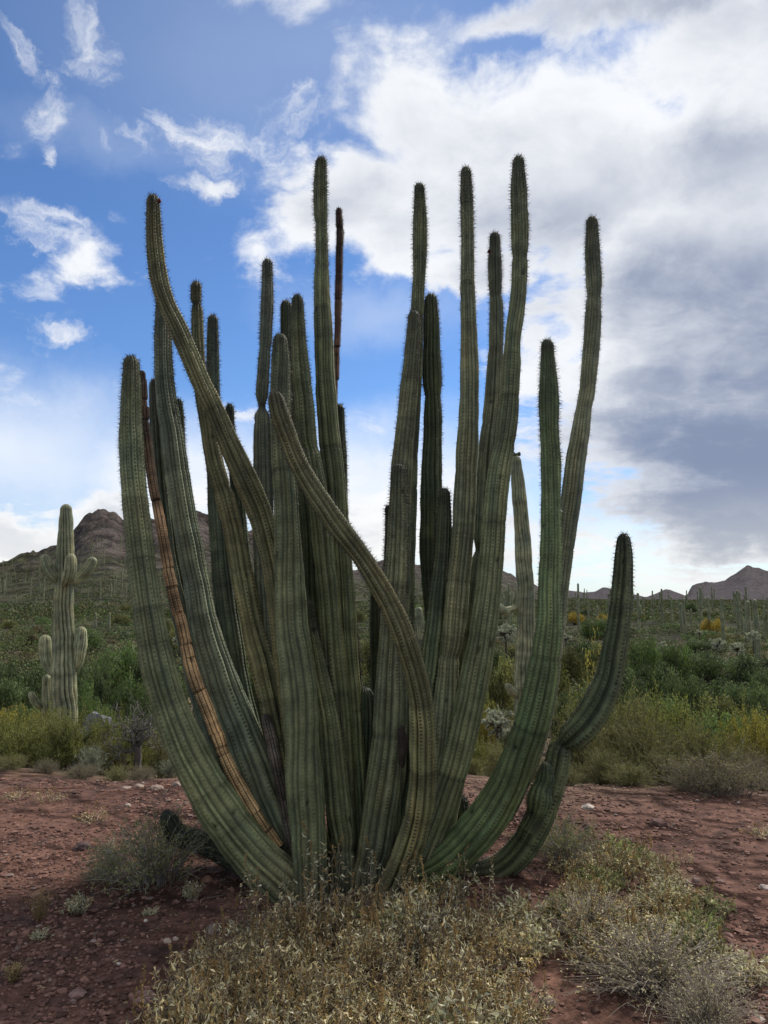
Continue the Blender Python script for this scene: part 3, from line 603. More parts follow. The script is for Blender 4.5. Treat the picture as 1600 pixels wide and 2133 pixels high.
for si, (kind, (yt, ym, yb), tint, pts) in enumerate(STEMS):
    pts = np.array(pts, float)
    L_ = np.concatenate([[0], np.cumsum(np.hypot(*np.diff(pts[:, :2], axis=0).T))]); tq = L_ / L_[-1]
    Yd = np.interp(tq, [0, 0.5, 1], [yt, ym, yb]) + 0.0
    P = np.array([px_at(p[0], p[1], y) for p, y in zip(pts, Yd)])
    R = np.array([px_size(p[2], y) / 2 for p, y in zip(pts, Yd)]) * 1.04
    if P[-1, 2] > -0.05 and kind not in ('tan', 'bud'):
        P = np.vstack([P, P[-1] + (P[-1] - P[-2]) * 0.02 + [0, 0, -P[-1, 2] - 0.08]]); R = np.append(R, R[-1])
    dead = kind in ('tan', 'brown', 'grey')
    ln = float(np.sum(np.linalg.norm(np.diff(P, axis=0), axis=1)))
    rm = float(np.median(R[1:]))
    ribs = (10 if rm < 0.035 else 12 if rm < 0.055 else 13) + si % 3 - 1
    kw = dict(woody=1.0 if kind not in ('tan', 'grey', 'bud') else 0.0, ribs=ribs, seed=si + 3, spacing=(.017, .019, .022)[si % 3], tint=tint, base_tint=np.array(tint) * (0.88, 0.86, 0.78))  # base tint darkened: older bark, plus shade inside the clump put into the colour
    if kind in ('dark', 'bud'): kw.update(tip_dark=0.5)
    if kind == 'front' or kind == 'outer': kw.update(depth=0.20, waist=0.035, dots=(0.9, 0.25))
    if kind == 'tan': kw.update(cracks=1, tint=(0.165, 0.116, 0.092), base_tint=(0.58, 0.39, 0.19), tip_dark=0.4, depth=0.26, rough=0.06, band=0.22, step=0.015, spacing=0.015)
    if kind == 'brown': kw.update(cracks=1, depth=0.14, base_tint=(0.16, 0.10, 0.07), tip_dark=0.5, step=0.015, spacing=0.014)
    if kind == 'grey': kw.update(depth=0.30, rough=0.12, tip_dark=0.9, band=0.3)
    if kind in ('bent', 'olive'): kw.update(depth=0.36, ribs=10, dots=(1.0, 1.0), tip_dark=0.3, tip_len=0.5)
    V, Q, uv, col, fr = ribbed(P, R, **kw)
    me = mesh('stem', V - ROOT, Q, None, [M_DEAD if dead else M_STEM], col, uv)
    st = obj('stem', me, cactus)
    if kind in NAMES: st['label'] = NAMES[kind]
    if kind == 'bent' and si == 0: st['label'] = 'long olive stem bent across the front of the clump'
    if kind in ('tan', 'grey'): continue
    full = 0.55 if ln > 1.5 else 0.3
    if kind == 'bent': full = 1.2
    sm_ = spine_mesh(fr, 'spines', si, full=full, low=0.22 if kind != 'front' else 0.15, length=0.029 if not dead else 0.018, base=ROOT, spacing=kw['spacing'])
    tag(obj('spines', sm_, st), kind='stuff')

# small pieces on the stems
def lump(n_seed, rx, ry, rz, n=10, m=7, rough=0.35, col=(0.02, 0.016, 0.012)):
    th, ph = np.meshgrid(np.linspace(0, 2 * np.pi, n, endpoint=False), np.linspace(0.02, np.pi - 0.02, m))
    D = np.stack([np.sin(ph) * np.cos(th), np.sin(ph) * np.sin(th), np.cos(ph)], -1)
    k_ = 1 + rough * 2 * (fbm(D[..., 0] * 1.7 + n_seed * 7.1, D[..., 1] * 1.7, D[..., 2] * 1.7 + n_seed, 3) - 0.5)
    V = (D * k_[..., None] * np.array([rx, ry, rz])).reshape(-1, 3)
    i = np.arange(m - 1)[:, None] * n + np.arange(n)[None]; j = np.arange(m - 1)[:, None] * n + (np.arange(n)[None] + 1) % n
    Q = np.stack([i, i + n, j + n, j], -1).reshape(-1, 4)
    return V, Q
# decayed hollow low between the middle stems, and a red fruit at the tip of the high bent stem
V, Q = lump(3, 0.022, 0.02, 0.10, 14, 16, 0.6)
p = px_at(839, 1555, 4.243)
obj('rot_scar', mesh('rot_scar', V + p - ROOT, Q, None, [M_ROCK], np.broadcast_to(np.array([0.035, 0.026, 0.02]), (len(V), 3))), cactus)
for (fx, fy, Y) in ((332, 418, 4.28), (1019, 524, 4.9)):
    V, Q = lump(5, 0.011, 0.011, 0.013, 8, 6, 0.4); p = px_at(fx, fy, Y)
    obj('fruit', mesh('fruit', V + p - ROOT, Q, None, [M_ROCK], np.broadcast_to(np.array([0.10, 0.018, 0.02]), (len(V), 3))), cactus)

# ------------------------------------------------------------------ saguaros
def sag_stem(P, R, seed, ribs=16, per=3, step=0.10, depth=0.20, tint=(0.165, 0.178, 0.105), base_tint=(0.205, 0.205, 0.122), scars=34, cap_end=False):
    V, Q, uv, col, fr = ribbed(P, R, ribs=ribs, per=per, step=step, depth=depth, seed=seed, tint=tint, base_tint=base_tint, tip_dark=0.95, tip_len=0.3, band=0.10, spacing=0.05, cap=1.1,
                               scars=scars, scar_w=2.4, waist=0.02, rough=0.015, cap_end=cap_end)
    return mesh('trunk', V, Q, None, [M_SAG], col, uv), fr
def from_px(pts, Y, k=1.0):
    P = np.array([px_at(p[0], p[1], Y + (p[3] if len(p) > 3 else 0)) for p in pts]); R = np.array([px_size(p[2], Y) / 2 for p in pts]) * k
    return P, R
def saguaro(Y, base_px, trunk, arms, label, seed):
    root = at(base_px, Y); o = bpy.data.objects.new('saguaro_cactus', None); C.objects.link(o); o.location = root
    tag(o, label, 'cactus')
    P, R = from_px(trunk, Y)
    P = np.vstack([P, [P[-1, 0], P[-1, 1], root[2] - 0.15]]); R = np.append(R, R[-1])
    me, fr = sag_stem(P - root, R, seed); t_ = obj('trunk', me, o)
    tag(obj('spines', spine_mesh(fr, 'spines', seed, full=9, length=0.022, width=0.004, spacing=0.05, per_areole=2, col=(0.32, 0.31, 0.25)), t_), kind='stuff')
    for i, a in enumerate(arms):
        P, R = from_px(a, Y); me, fr = sag_stem(P - root, R, seed + 20 + i, ribs=13, step=0.06, scars=3, tint=(0.235, 0.245, 0.145), base_tint=(0.22, 0.225, 0.13))
        a_ = obj('arm', me, o)
        tag(obj('spines', spine_mesh(fr, 'spines', seed + i, full=9, length=0.022, width=0.004, spacing=0.05, per_areole=2, col=(0.36, 0.35, 0.28)), a_), kind='stuff')
    return o
saguaro(15.5, 136, [(138, 1050, 0), (138, 1064, 25), (138, 1090, 30), (137, 1150, 36), (135, 1205, 38), (134, 1230, 39), (133, 1300, 42), (134, 1380, 48), (134, 1450, 53), (133, 1540, 54)],
        [[(93, 1155, 0, -.1), (94, 1162, 21, -.1), (101, 1182, 26, -.1), (114, 1202, 23, -.1), (126, 1210, 16, 0), (134, 1208, 14, 0)],
         [(148, 1153, 0, -.5), (148, 1162, 22, -.5), (147, 1185, 26, -.48), (142, 1204, 25, -.42), (138, 1212, 20, -.2), (136, 1212, 14, 0)],
         [(194, 1160, 0, .1), (192, 1168, 22, .1), (182, 1186, 26, .1), (166, 1203, 23, .08), (150, 1212, 18, 0), (140, 1210, 14, 0)],
         [(94, 1322, 0, .1), (94, 1334, 25, .1), (95, 1355, 28, .1), (98, 1378, 24, .1), (105, 1396, 16, .1), (122, 1408, 12, 0)],
         [(170, 1305, 0, 0), (169, 1315, 24, 0), (168, 1345, 28, 0), (164, 1375, 22, 0), (158, 1392, 14, 0), (142, 1400, 11, 0)],
         [(98, 1405, 0, .35), (97, 1420, 18, .35), (97, 1460, 20, .35), (97, 1540, 22, .35)],
         [(64, 1441, 0, .2), (66, 1448, 15, .2), (75, 1464, 17, .25), (88, 1474, 13, .3), (97, 1476, 10, .35)]],
        'tall many armed saguaro, ring of short arms near its top, left of the organ pipe', 61)
saguaro(16.5, 1092, [(1075, 949, 0), (1075, 962, 22), (1077, 985, 27), (1081, 1030, 31), (1088, 1110, 34), (1092, 1195, 37), (1094, 1210, 35), (1095, 1260, 38), (1095, 1330, 41), (1092, 1400, 41), (1090, 1470, 40)],
        [[(1036, 1251, 0, -.3), (1036, 1257, 13, -.3), (1040, 1267, 20, -.3), (1052, 1273, 18, -.2), (1066, 1269, 14, -.05), (1080, 1266, 12, 0)],
         [(1055, 1424, 0, -.3), (1058, 1429, 15, -.3), (1067, 1440, 19, -.25), (1078, 1448, 14, -.1), (1090, 1450, 10, 0)]],
        'pale single columned saguaro with one curled arm, behind the right stems', 71)
saguaro(24, 872, [(872, 1264, 0), (872, 1270, 17), (873, 1300, 21), (873, 1360, 22)], [], 'short grey saguaro seen between the middle stems', 81)
# fruits crown the saguaro behind the right stems
sg = [o for o in bpy.data.objects if o.name.startswith('saguaro_cactus')][1]
for i in range(7):
    V, Q = lump(i, 0.022, 0.022, 0.05, 7, 5, 0.2); p = px_at(1068 + i * 2.4 + rng.uniform(-1, 1), 949 - rng.uniform(0, 3), 16.5 + rng.uniform(-.08, .08))
    obj('fruit', mesh('fruit', V + p - np.array(sg.location), Q, None, [M_ROCK], np.broadcast_to(np.array([0.05, 0.06, 0.03]), (len(V), 3))), sg)

# distant saguaros: a few kinds, 1 m radius-true, copied over the plain and the slopes
def far_proto(seed, h, arms):
    r = np.random.default_rng(seed); rw = 0.20
    P = np.array([[0, 0, h], [0, 0, h - .25], [r.normal(0, .03), 0, h * .6], [r.normal(0, .03), 0, h * .25], [0, 0, -0.4]]); R = np.array([0, rw * .85, rw, rw * 1.05, rw])
    tr, _ = sag_stem(P, R, seed, ribs=8, per=2, step=0.45, depth=.12, scars=0, tint=(0.150, 0.165, 0.095), base_tint=(0.17, 0.175, 0.105)); ar = []
    for _i in range(arms):
        a = r.uniform(0, 6.28); z = h * r.uniform(.35, .6); l = h * r.uniform(.2, .42); q = np.array([math.cos(a), math.sin(a), 0])
        P = np.array([q * .55 + [0, 0, z + l], q * .55 + [0, 0, z + l * .6], q * .52 + [0, 0, z + .25], q * .35 + [0, 0, z + .02], q * 0.05 + [0, 0, z]]); R = np.array([0, .14, .15, .13, .1])
        ar.append(sag_stem(P, R, seed + _i + 5, ribs=7, per=2, step=0.2, depth=.12, scars=0, tint=(0.150, 0.165, 0.095), base_tint=(0.17, 0.175, 0.105))[0])
    return tr, ar
FAR = [far_proto(200 + i * 9, h, a) for i, (h, a) in enumerate([(5.5, 0), (6.0, 2), (4.2, 0), (7.0, 3), (3.2, 0), (5.0, 1)])]
def far_saguaro(px, Y, kind, s, label, group):
    tr, ar = FAR[kind]; p = at(px, Y)
    o = bpy.data.objects.new('saguaro_cactus', None); C.objects.link(o); o.location = p; o.scale = (s, s, s); o.rotation_euler = (rng.normal(0, .015), rng.normal(0, .015), rng.uniform(0, 6.28))
    tag(o, label, 'cactus', group)
    obj('trunk', tr, o)
    for a in ar: obj('arm', a, o)
def far_px(px, top, base_Y, kind, label, group='saguaros on the plain beyond the wash'):
    p = at(px, base_Y); h = (5.5, 6.0, 4.2, 7.0, 3.2, 5.0)[kind]
    far_saguaro(px, base_Y, kind, (top_z(px, top, base_Y) - p[2]) / h, label, group)
for a in [(1580, 1248, 62, 2, 'stout pale saguaro nearest on the plain, by the white cholla pair'), (1508, 1245, 70, 0, 'slender saguaro just right of the round white cholla'), (1561, 1251, 76, 4, 'leaning grey saguaro beside the stoutest one on the plain'),
          (1480, 1243, 84, 0, 'tall saguaro standing right of the yellow flowering tree'), (1421, 1256, 88, 2, 'middling saguaro left of the yellow flowering tree'), (1400, 1242, 108, 0, 'thin saguaro left of the yellow flowering tree, breaking the skyline'),
          (1361, 1230, 135, 3, 'branching saguaro with upswept arms against the pale sky'), (1331, 1236, 170, 0, 'lone thin saguaro poking above the far low hills'), (1530, 1230, 150, 0, 'tall thin saguaro below the jagged mountain peak'),
          (1547, 1270, 90, 2, 'short saguaro in the scrub below the jagged peak'), (1246, 1262, 100, 4, 'short dark saguaro left of the upright spiny stem'), (1226, 1252, 120, 2, 'pale saguaro beside a yellow shrub, left of the spiny stem'),
          (1175, 1235, 60, 0, 'slim saguaro just right of the bent right hand stem'), (1595, 1262, 80, 1, 'armed saguaro at the very edge of the plain'), (823, 1252, 170, 0, 'thin saguaro on the hill foot between the middle stems'),
          (197, 1277, 95, 4, 'small dark saguaro in the green scrub right of the many armed saguaro'), (226, 1276, 90, 4, 'smallest dark saguaro in the green scrub near the leftmost stem')]:
    far_px(*a[:4], a[4])
placed = 0
r2 = np.random.default_rng(5)
while placed < 250:
    left = placed < 140
    px = r2.uniform(-30, 560) if left else r2.uniform(560, 1630)
    Y = r2.uniform(200, 400) if left else 90 * (6.0 ** r2.uniform(0, 1))
    if left and Y < 150: continue
    k_ = int(r2.choice([0, 0, 0, 2, 2, 4, 1, 5, 3]))
    far_saguaro(px, Y, k_, r2.uniform(.65, 1.05), 'slim saguaro among many on the hill slope behind' if left else 'small saguaro among many on the far plain', 'saguaros on the hill slope' if left else 'saguaros scattered over the far plain')
    placed += 1

# ------------------------------------------------------------------ shrubs and small trees
def curved(n, base, tipv, sag, K=5, r=rng):
    t_ = np.linspace(0, 1, K)[None, :, None]
    b_, e_ = base[:, None, :], tipv[:, None, :]
    return b_ * (1 - t_) + e_ * t_ + sag[:, None, :] * (4 * t_ * (1 - t_)) + r.normal(size=(n, K, 3)) * 0.012 * (t_ > 0)
def proto_tree(seed, leaf_col, n_clump=24, per=330, leaf=0.058, hollow=0.5, ht=1.0, squash=1.0):
    """unit tree: half-width 1, height 1"""
    r = np.random.default_rng(seed); tb, lb = Buf(), Buf()
    cl = rand_dirs(n_clump, r); cl[:, 2] = np.abs(cl[:, 2]); cl = cl * r.uniform(.45, .86, (n_clump, 1)) * [1, 1, .62] + [0, 0, .20]
    cl[:, :2] += r.normal(0, .08, (n_clump, 2))
    base = np.column_stack([r.normal(0, .05, n_clump), r.normal(0, .05, n_clump), np.full(n_clump, -.08)])
    tubes(tb, curved(n_clump, base, cl, np.column_stack([r.normal(0, .08, n_clump), r.normal(0, .08, n_clump), r.uniform(-.05, .08, n_clump)]), 6, r), np.linspace(.030, .006, 6)[None].repeat(n_clump, 0), 4, np.array([.075, .062, .045]))
    for c_ in cl:
        rad = r.uniform(.20, .40); q = rand_dirs(per, r); rr_ = r.uniform(0, 1, (per, 1)) ** .5
        P = c_ + q * rr_ * rad * [1, 1, .72]
        D = unit(np.cross(q, rand_dirs(per, r)) + [0, 0, .25])
        tone = r.uniform(.6, 1.45) * r.uniform(.6, 1.4, (per, 1)); mixc = r.uniform(0, 1, (per, 1))
        col = (np.array(leaf_col[0]) * (1 - mixc) + np.array(leaf_col[1]) * mixc) * tone
        P[:, 2] = np.maximum(P[:, 2], .02)
        leaves(lb, P, D, r.uniform(.7, 1.4, per) * leaf, r.uniform(.6, 1.0, per) * leaf * .62, col, .3, r, q * [1, 1, .9] + [0, 0, .35])
        # fine twigs sticking out of the clump
        m_ = 7; qd = unit(rand_dirs(m_, r) + [0, 0, .5]); B_ = np.repeat(c_[None], m_, 0)
        tubes(tb, curved(m_, B_, B_ + qd * rad * r.uniform(.8, 1.25, (m_, 1)), r.normal(0, .02, (m_, 3)), 4, r), np.linspace(.006, .002, 4)[None].repeat(m_, 0), 3, np.array([.085, .075, .05]))
    return [('trunk', tb.mesh('trunk', [M_TWIG]), None), ('crown', lb.mesh('crown', [M_LEAF]), 'stuff')]
def proto_stems(seed, leaf_col, n=46, leaf_n=26, leaf=0.035, spread=1.0, twig=(.10, .085, .06), upright=.55, top_only=.35, tw=.008, subs=2, mat=None, lw=.45, tips=None, basew=.10, low=0.0):
    """unit shrub of many stems fanned out of one root"""
    r = np.random.default_rng(seed); tb, lb = Buf(), Buf()
    a = r.uniform(0, 2 * np.pi, n); q = r.uniform(0, 1, n) ** .6 * spread
    tipv = np.column_stack([np.cos(a) * q, np.sin(a) * q, (upright + (1 - upright) * np.sqrt(np.clip(1 - (q / spread) ** 2, 0, 1))) * np.where(r.uniform(0, 1, n) < low, r.uniform(.15, .6, n), r.uniform(.6, 1.0, n))])
    base = np.column_stack([np.cos(a) * basew * q * r.uniform(.4, 1, n), np.sin(a) * basew * q * r.uniform(.4, 1, n), np.full(n, -.05)])
    sg_ = np.column_stack([-np.cos(a) * .08, -np.sin(a) * .08, r.uniform(.02, .14, n)])
    W_ = curved(n, base, tipv, sg_, 7, r)
    tubes(tb, W_, np.linspace(tw, tw * .3, 7)[None].repeat(n, 0), 3, np.array(twig) * r.uniform(.6, 1.5, (n, 1)))
    paths = [W_]
    for _ in range(subs):
        t0 = r.uniform(.3, .85, n); i0 = (t0 * 6).astype(int); st = W_[np.arange(n), i0]
        e_ = st + unit(rand_dirs(n, r) + [0, 0, .6] + unit(tipv) * .8) * r.uniform(.15, .38, (n, 1))
        S_ = curved(n, st, e_, r.normal(0, .03, (n, 3)), 7, r); paths.append(S_)
        tubes(tb, S_, np.linspace(tw * .5, tw * .2, 7)[None].repeat(n, 0), 3, np.array(twig) * r.uniform(.6, 1.5, (n, 1)))
    if leaf_n:
        for W_ in paths:
            t_ = top_only + (1 - top_only) * r.uniform(0, 1, (n, leaf_n)) ** .8; f = t_ * 6; i0 = np.minimum(f.astype(int), 5); f = (f - i0)[..., None]
            ii = np.arange(n)[:, None]; P = (W_[ii, i0] * (1 - f) + W_[ii, i0 + 1] * f).reshape(-1, 3); m_ = len(P)
            P = P + r.normal(0, .018, P.shape); P[:, 2] = np.maximum(P[:, 2], .005)
            mixc = r.uniform(0, 1, (m_, 1)); col = (np.array(leaf_col[0]) * (1 - mixc) + np.array(leaf_col[1]) * mixc) * r.uniform(.4, 1.7, (m_, 1))
            if tips is not None:
                hi = (t_.reshape(-1, 1) > .8) & (r.uniform(0, 1, (m_, 1)) < .75); col = np.where(hi, np.array(tips) * r.uniform(.7, 1.25, (m_, 1)), col)
            leaves(lb, P, unit(rand_dirs(m_, r) + [0, 0, .55]), r.uniform(.6, 1.4, m_) * leaf, r.uniform(.6, 1.2, m_) * leaf * lw, col, .5, r)
    out_ = [('stems', tb.mesh('stems', [M_TWIG]), 'stuff')]
    if leaf_n: out_.append(('foliage', lb.mesh('foliage', [mat or M_LEAF]), 'stuff'))
    return out_
def make(name, parts, label, cat, loc, scale, rotz=None, group=None):
    o = bpy.data.objects.new(name, None); C.objects.link(o); o.location = loc; o.scale = scale
    o.rotation_euler = (0, 0, rng.uniform(0, 6.28) if rotz is None else rotz)
    tag(o, label, cat, group)
    for n_, me, kd in parts:
        c_ = obj(n_, me, o)
        if kd: c_['kind'] = kd
    return o
def put(name, parts, px, Y, half_px, top, label, cat, group=None, sink=0.0, ydepth=1.0, rotz=None, minh=.15):
    p = at(px, Y); hw = px_size(half_px, Y); h = max(top_z(px, top, Y) - p[2], minh)
    return make(name, parts, label, cat, p - [0, 0, sink], (hw, hw * ydepth, h), rotz, group)

GREEN = ((.066, .108, .034), (.112, .158, .050)); DARK = ((.050, .076, .029), (.082, .108, .042)); OLIVE = ((.100, .105, .034), (.140, .135, .050)); GREY = ((.100, .122, .072), (.150, .165, .105))
YEL = ((.24, .17, .025), (.30, .22, .045)); BRN = ((.085, .072, .038), (.12, .10, .05)); BRIGHT = ((.085, .135, .040), (.140, .190, .060))
TREES = {'dark': [proto_tree(301, DARK), proto_tree(302, DARK)], 'green': [proto_tree(303, GREEN), proto_tree(304, GREEN), proto_tree(306, BRIGHT)], 'olive': [proto_tree(305, OLIVE, leaf=.06)], 'yellow': [proto_tree(307, YEL, leaf=.06, n_clump=18)],
         'greygreen': [proto_tree(308, GREY, leaf=.05, n_clump=34, per=210)]}
WASH = [('green', 240, 32, 62, 1308), ('dark', 305, 28, 52, 1336), ('dark', 186, 27, 55, 1345), ('green', 262, 20, 60, 1385), ('bright', 208, 15, 46, 1428), ('dark', 292, 15.2, 52, 1425), ('dark', 22, 25, 60, 1378), ('dark', 75, 30, 52, 1362), ('green', 46, 17, 58, 1432),
        ('green', 100, 21, 44, 1405), ('dark', 0, 34, 55, 1345), ('dark', 132, 38, 56, 1330), ('dark', 345, 24, 50, 1345), ('green', 176, 18, 40, 1410), ('bright', 250, 13.4, 44, 1460), ('green', 320, 13, 36, 1462), ('green', 160, 22, 45, 1380),
        ('dark', 745, 26, 52, 1368), ('dark', 800, 21, 52, 1400), ('olive', 715, 34, 56, 1325), ('dark', 862, 28, 50, 1342), ('dark', 640, 29, 54, 1330), ('dark', 566, 27, 60, 1340), ('dark', 450, 26, 60, 1330), ('olive', 770, 40, 60, 1310), ('dark', 770, 17, 40, 1440),
        ('olive', 1040, 27, 56, 1340), ('dark', 985, 25, 50, 1345), ('green', 1012, 17, 50, 1435), ('olive', 1130, 36, 50, 1318), ('dark', 1120, 21, 45, 1380), ('greygreen', 1050, 15.0, 40, 1450), ('dark', 1000, 40, 60, 1310),
        ('green', 1345, 36, 58, 1296), ('green', 1412, 38, 46, 1304), ('bright', 1400, 18, 74, 1412), ('green', 1330, 19, 52, 1432), ('bright', 1505, 11.5, 72, 1430), ('greygreen', 1440, 11, 50, 1478), ('bright', 1360, 12.5, 66, 1405), ('green', 1300, 14, 50, 1440), ('green', 1575, 13.5, 60, 1440), ('dark', 1238, 22, 50, 1400), ('dark', 1182, 19, 48, 1405),
        ('dark', 1555, 27, 60, 1398), ('dark', 1495, 31, 60, 1388), ('olive', 1500, 22, 62, 1420), ('dark', 1590, 21, 40, 1425), ('dark', 1462, 44, 60, 1335), ('dark', 1565, 42, 64, 1340), ('olive', 1282, 46, 56, 1308), ('dark', 1222, 48, 56, 1310), ('olive', 1182, 42, 45, 1326), ('dark', 1290, 30, 60, 1350), ('dark', 1430, 27, 50, 1380),
        ('dark', 1380, 30, 60, 1350), ('dark', 1610, 30, 56, 1365), ('dark', 1330, 25, 50, 1385)]
LBL = {'dark': ('mesquite_tree', 'dark bushy tree in the wash'), 'green': ('mesquite_tree', 'dense rounded tree in the wash'), 'bright': ('palo_verde_tree', 'bright feathery tree in the wash'), 'olive': ('palo_verde_tree', 'olive tree in the wash'), 'greygreen': ('palo_verde_tree', 'pale wispy tree below the mesa')}
for i, (kd, px, Y, hw, tp) in enumerate(WASH):
    pr = TREES['green'][2] if kd == 'bright' else TREES[kd][i % len(TREES[kd])] if kd != 'green' else TREES['green'][i % 2]
    nm, lb_ = LBL[kd]
    side = 'left of the big cactus' if px < 400 else 'seen between the stems' if px < 950 else 'right of the big cactus'
    put(nm, pr, px, Y, hw * 1.12, tp, lb_ + (', near side, ' if Y < 21 else ', far side, ' if Y > 32 else ', ') + side + ('' if 400 < px < 950 else ' by the edge' if px < 110 or px > 1450 else ''), 'tree', f'{kd} trees in the wash {side}', .1, rng.uniform(.8, 1.1))
put('palo_verde_tree', TREES['yellow'][0], 1488, 84, 28, 1272, 'bright yellow flowering palo verde on the plain under the mountains', 'tree')
put('palo_verde_tree', TREES['yellow'][0], 1262, 95, 22, 1262, 'yellow flowering palo verde just left of the upright spiny stem', 'tree')
put('palo_verde_tree', TREES['yellow'][0], 1198, 110, 20, 1264, 'dull yellow palo verde among saguaros right of the large stem', 'tree')
put('palo_verde_tree', TREES['olive'][0], 255, 110, 24, 1276, 'yellow olive palo verde at the foot of the left hill', 'tree')

for i in range(46):
    px = r2.uniform(0, 1600); Y = 62 * (3.0 ** r2.uniform(0, 1)); kd = r2.choice(['olive', 'green', 'dark', 'olive', 'green']); pr = TREES[kd][i % len(TREES[kd])]; p = at(px, Y); s_ = r2.uniform(1.2, 2.3)
    make('palo_verde_tree', pr, {'olive': 'yellow olive', 'green': 'green', 'dark': 'dark'}[kd] + ' palo verde tree dotted over the far bank', 'tree', p - [0, 0, .1], (s_, s_, s_ * r2.uniform(.9, 1.2)), None, kd + ' trees dotted over the far bank')
# shrubs at the mesa edge
CREO = proto_stems(401, ((.130, .148, .042), (.205, .200, .066)), 120, 40, .036, 1.0, (.075, .062, .045), .5, .22, .006, 3, basew=.5, low=.4)
CREOY = proto_stems(402, ((.24, .21, .045), (.31, .265, .065)), 90, 40, .036, 1.0, (.085, .070, .045), .6, .3, .006, 3, basew=.45, low=.3)
TWIGG = proto_stems(403, ((.12, .105, .055), (.16, .14, .085)), 190, 9, .034, 1.0, (.165, .14, .115), .35, .35, .0060, 3, basew=.5, low=.35)
TWIGO = proto_stems(404, ((.130, .132, .046), (.18, .165, .070)), 150, 18, .036, 1.0, (.19, .18, .10), .45, .25, .0085, 3, basew=.5, low=.45)
FLOW = proto_stems(405, ((.12, .13, .04), (.34, .28, .06)), 16, 18, .045, .75, (.085, .085, .05), .8, .55, .007, 3, tips=(.38, .33, .085))
SAGE = proto_stems(406, ((.14, .155, .115), (.20, .21, .165)), 60, 26, .045, 1.0, (.12, .105, .085), .4, .3, .006, 2)
def shrub(px, Y, hw, tp, pr, name, label, **k_): return put(name, pr, px, Y, hw * 1.1, tp - (1640 - tp) * .16, label, 'shrub', **k_)
shrub(140, 8.6, 105, 1488, CREO, 'creosote_bush', 'sprawling green creosote bush in front of the many armed saguaro', ydepth=.7)
shrub(55, 8.9, 90, 1508, CREO, 'creosote_bush', 'green creosote bush at the far left edge of the mesa', ydepth=.7)
shrub(22, 10.6, 80, 1483, CREOY, 'creosote_bush', 'yellow flowering bush at the left edge behind the creosote', ydepth=.8)
shrub(75, 11.2, 46, 1484, CREOY, 'creosote_bush', 'yellow tinged bush left of the saguaro base', ydepth=.8)
shrub(222, 11.0, 62, 1490, CREO, 'creosote_bush', 'yellow green bush beside the dark boulder, right of the saguaro', ydepth=.8)
shrub(228, 8.8, 56, 1545, TWIGO, 'desert_shrub', 'olive twiggy shrub right of the sprawling creosote', ydepth=.8)
shrub(318, 10.5, 66, 1520, TWIGO, 'desert_shrub', 'olive shrub behind the bare grey tree', ydepth=.8)
shrub(188, 8.0, 40, 1560, SAGE, 'sage_shrub', 'pale small leaved shrub in the middle of the creosote', ydepth=.8)
shrub(292, 7.35, 40, 1600, TWIGG, 'desert_shrub', 'low brown grey shrub at the mesa edge left of the outer stem', ydepth=.8)
shrub(352, 7.7, 34, 1586, SAGE, 'sage_shrub', 'pale sage shrub at the mesa edge touching the outer stem', ydepth=.8)
shrub(95, 7.45, 36, 1590, TWIGG, 'desert_shrub', 'low reddish brown shrub under the creosote at the mesa edge', ydepth=.8)
shrub(165, 7.3, 50, 1607, TWIGG, 'desert_shrub', 'flat dry brown shrub along the mesa rim', ydepth=.7)
shrub(22, 7.5, 40, 1600, TWIGO, 'desert_shrub', 'low olive brush at the left end of the mesa rim', ydepth=.7)
shrub(244, 7.4, 44, 1598, TWIGO, 'desert_shrub', 'low olive brush on the mesa rim below the boulder', ydepth=.7)
shrub(1492, 6.4, 140, 1568, TWIGG, 'desert_shrub', 'wide grey brown twiggy bush on the right rim of the mesa', ydepth=.55)
shrub(1572, 6.9, 75, 1560, TWIGG, 'desert_shrub', 'brown twiggy bush at the right edge behind the widest one', ydepth=.7)
shrub(1345, 8.0, 95, 1498, TWIGO, 'desert_shrub', 'olive twiggy bush behind the right mesa rim', ydepth=.8)
shrub(1260, 7.3, 66, 1560, TWIGO, 'desert_shrub', 'tangled olive bush right of the bent right stem', ydepth=.8)
shrub(1215, 8.2, 75, 1468, TWIGO, 'desert_shrub', 'tall olive bush directly behind the bent right stem', ydepth=.8)
shrub(1430, 8.8, 80, 1530, TWIGO, 'desert_shrub', 'olive yellow bush behind the wide grey bush', ydepth=.8)
shrub(1255, 9.4, 60, 1350, FLOW, 'flowering_shrub', 'spindly shrub with yellow blossom behind the bent right stem', ydepth=.8)
shrub(1580, 8.6, 72, 1488, CREOY, 'creosote_bush', 'golden brown bush at the right edge of the photo', ydepth=.8)
shrub(1535, 9.6, 60, 1528, CREO, 'creosote_bush', 'olive bush left of the golden one at the right', ydepth=.8)
shrub(1035, 10.5, 60, 1545, TWIGO, 'desert_shrub', 'dark olive bush under the white cholla', ydepth=.8)
shrub(985, 9.5, 52, 1535, CREO, 'creosote_bush', 'green bush seen left of the right curved stem', ydepth=.8)
shrub(1010, 13.0, 40, 1468, CREOY, 'creosote_bush', 'yellow green bush above the white cholla', ydepth=.8)
shrub(700, 8.5, 90, 1570, TWIGO, 'desert_shrub', 'olive brush glimpsed behind the middle of the cactus', ydepth=.8)
shrub(560, 8.5, 80, 1560, TWIGO, 'desert_shrub', 'olive brush glimpsed behind the left middle stems', ydepth=.8)
shrub(445, 8.2, 70, 1560, TWIGO, 'desert_shrub', 'olive brush glimpsed behind the outer left stem', ydepth=.8)
shrub(1110, 7.6, 60, 1580, TWIGO, 'desert_shrub', 'olive brush glimpsed behind the curved right stem', ydepth=.8)

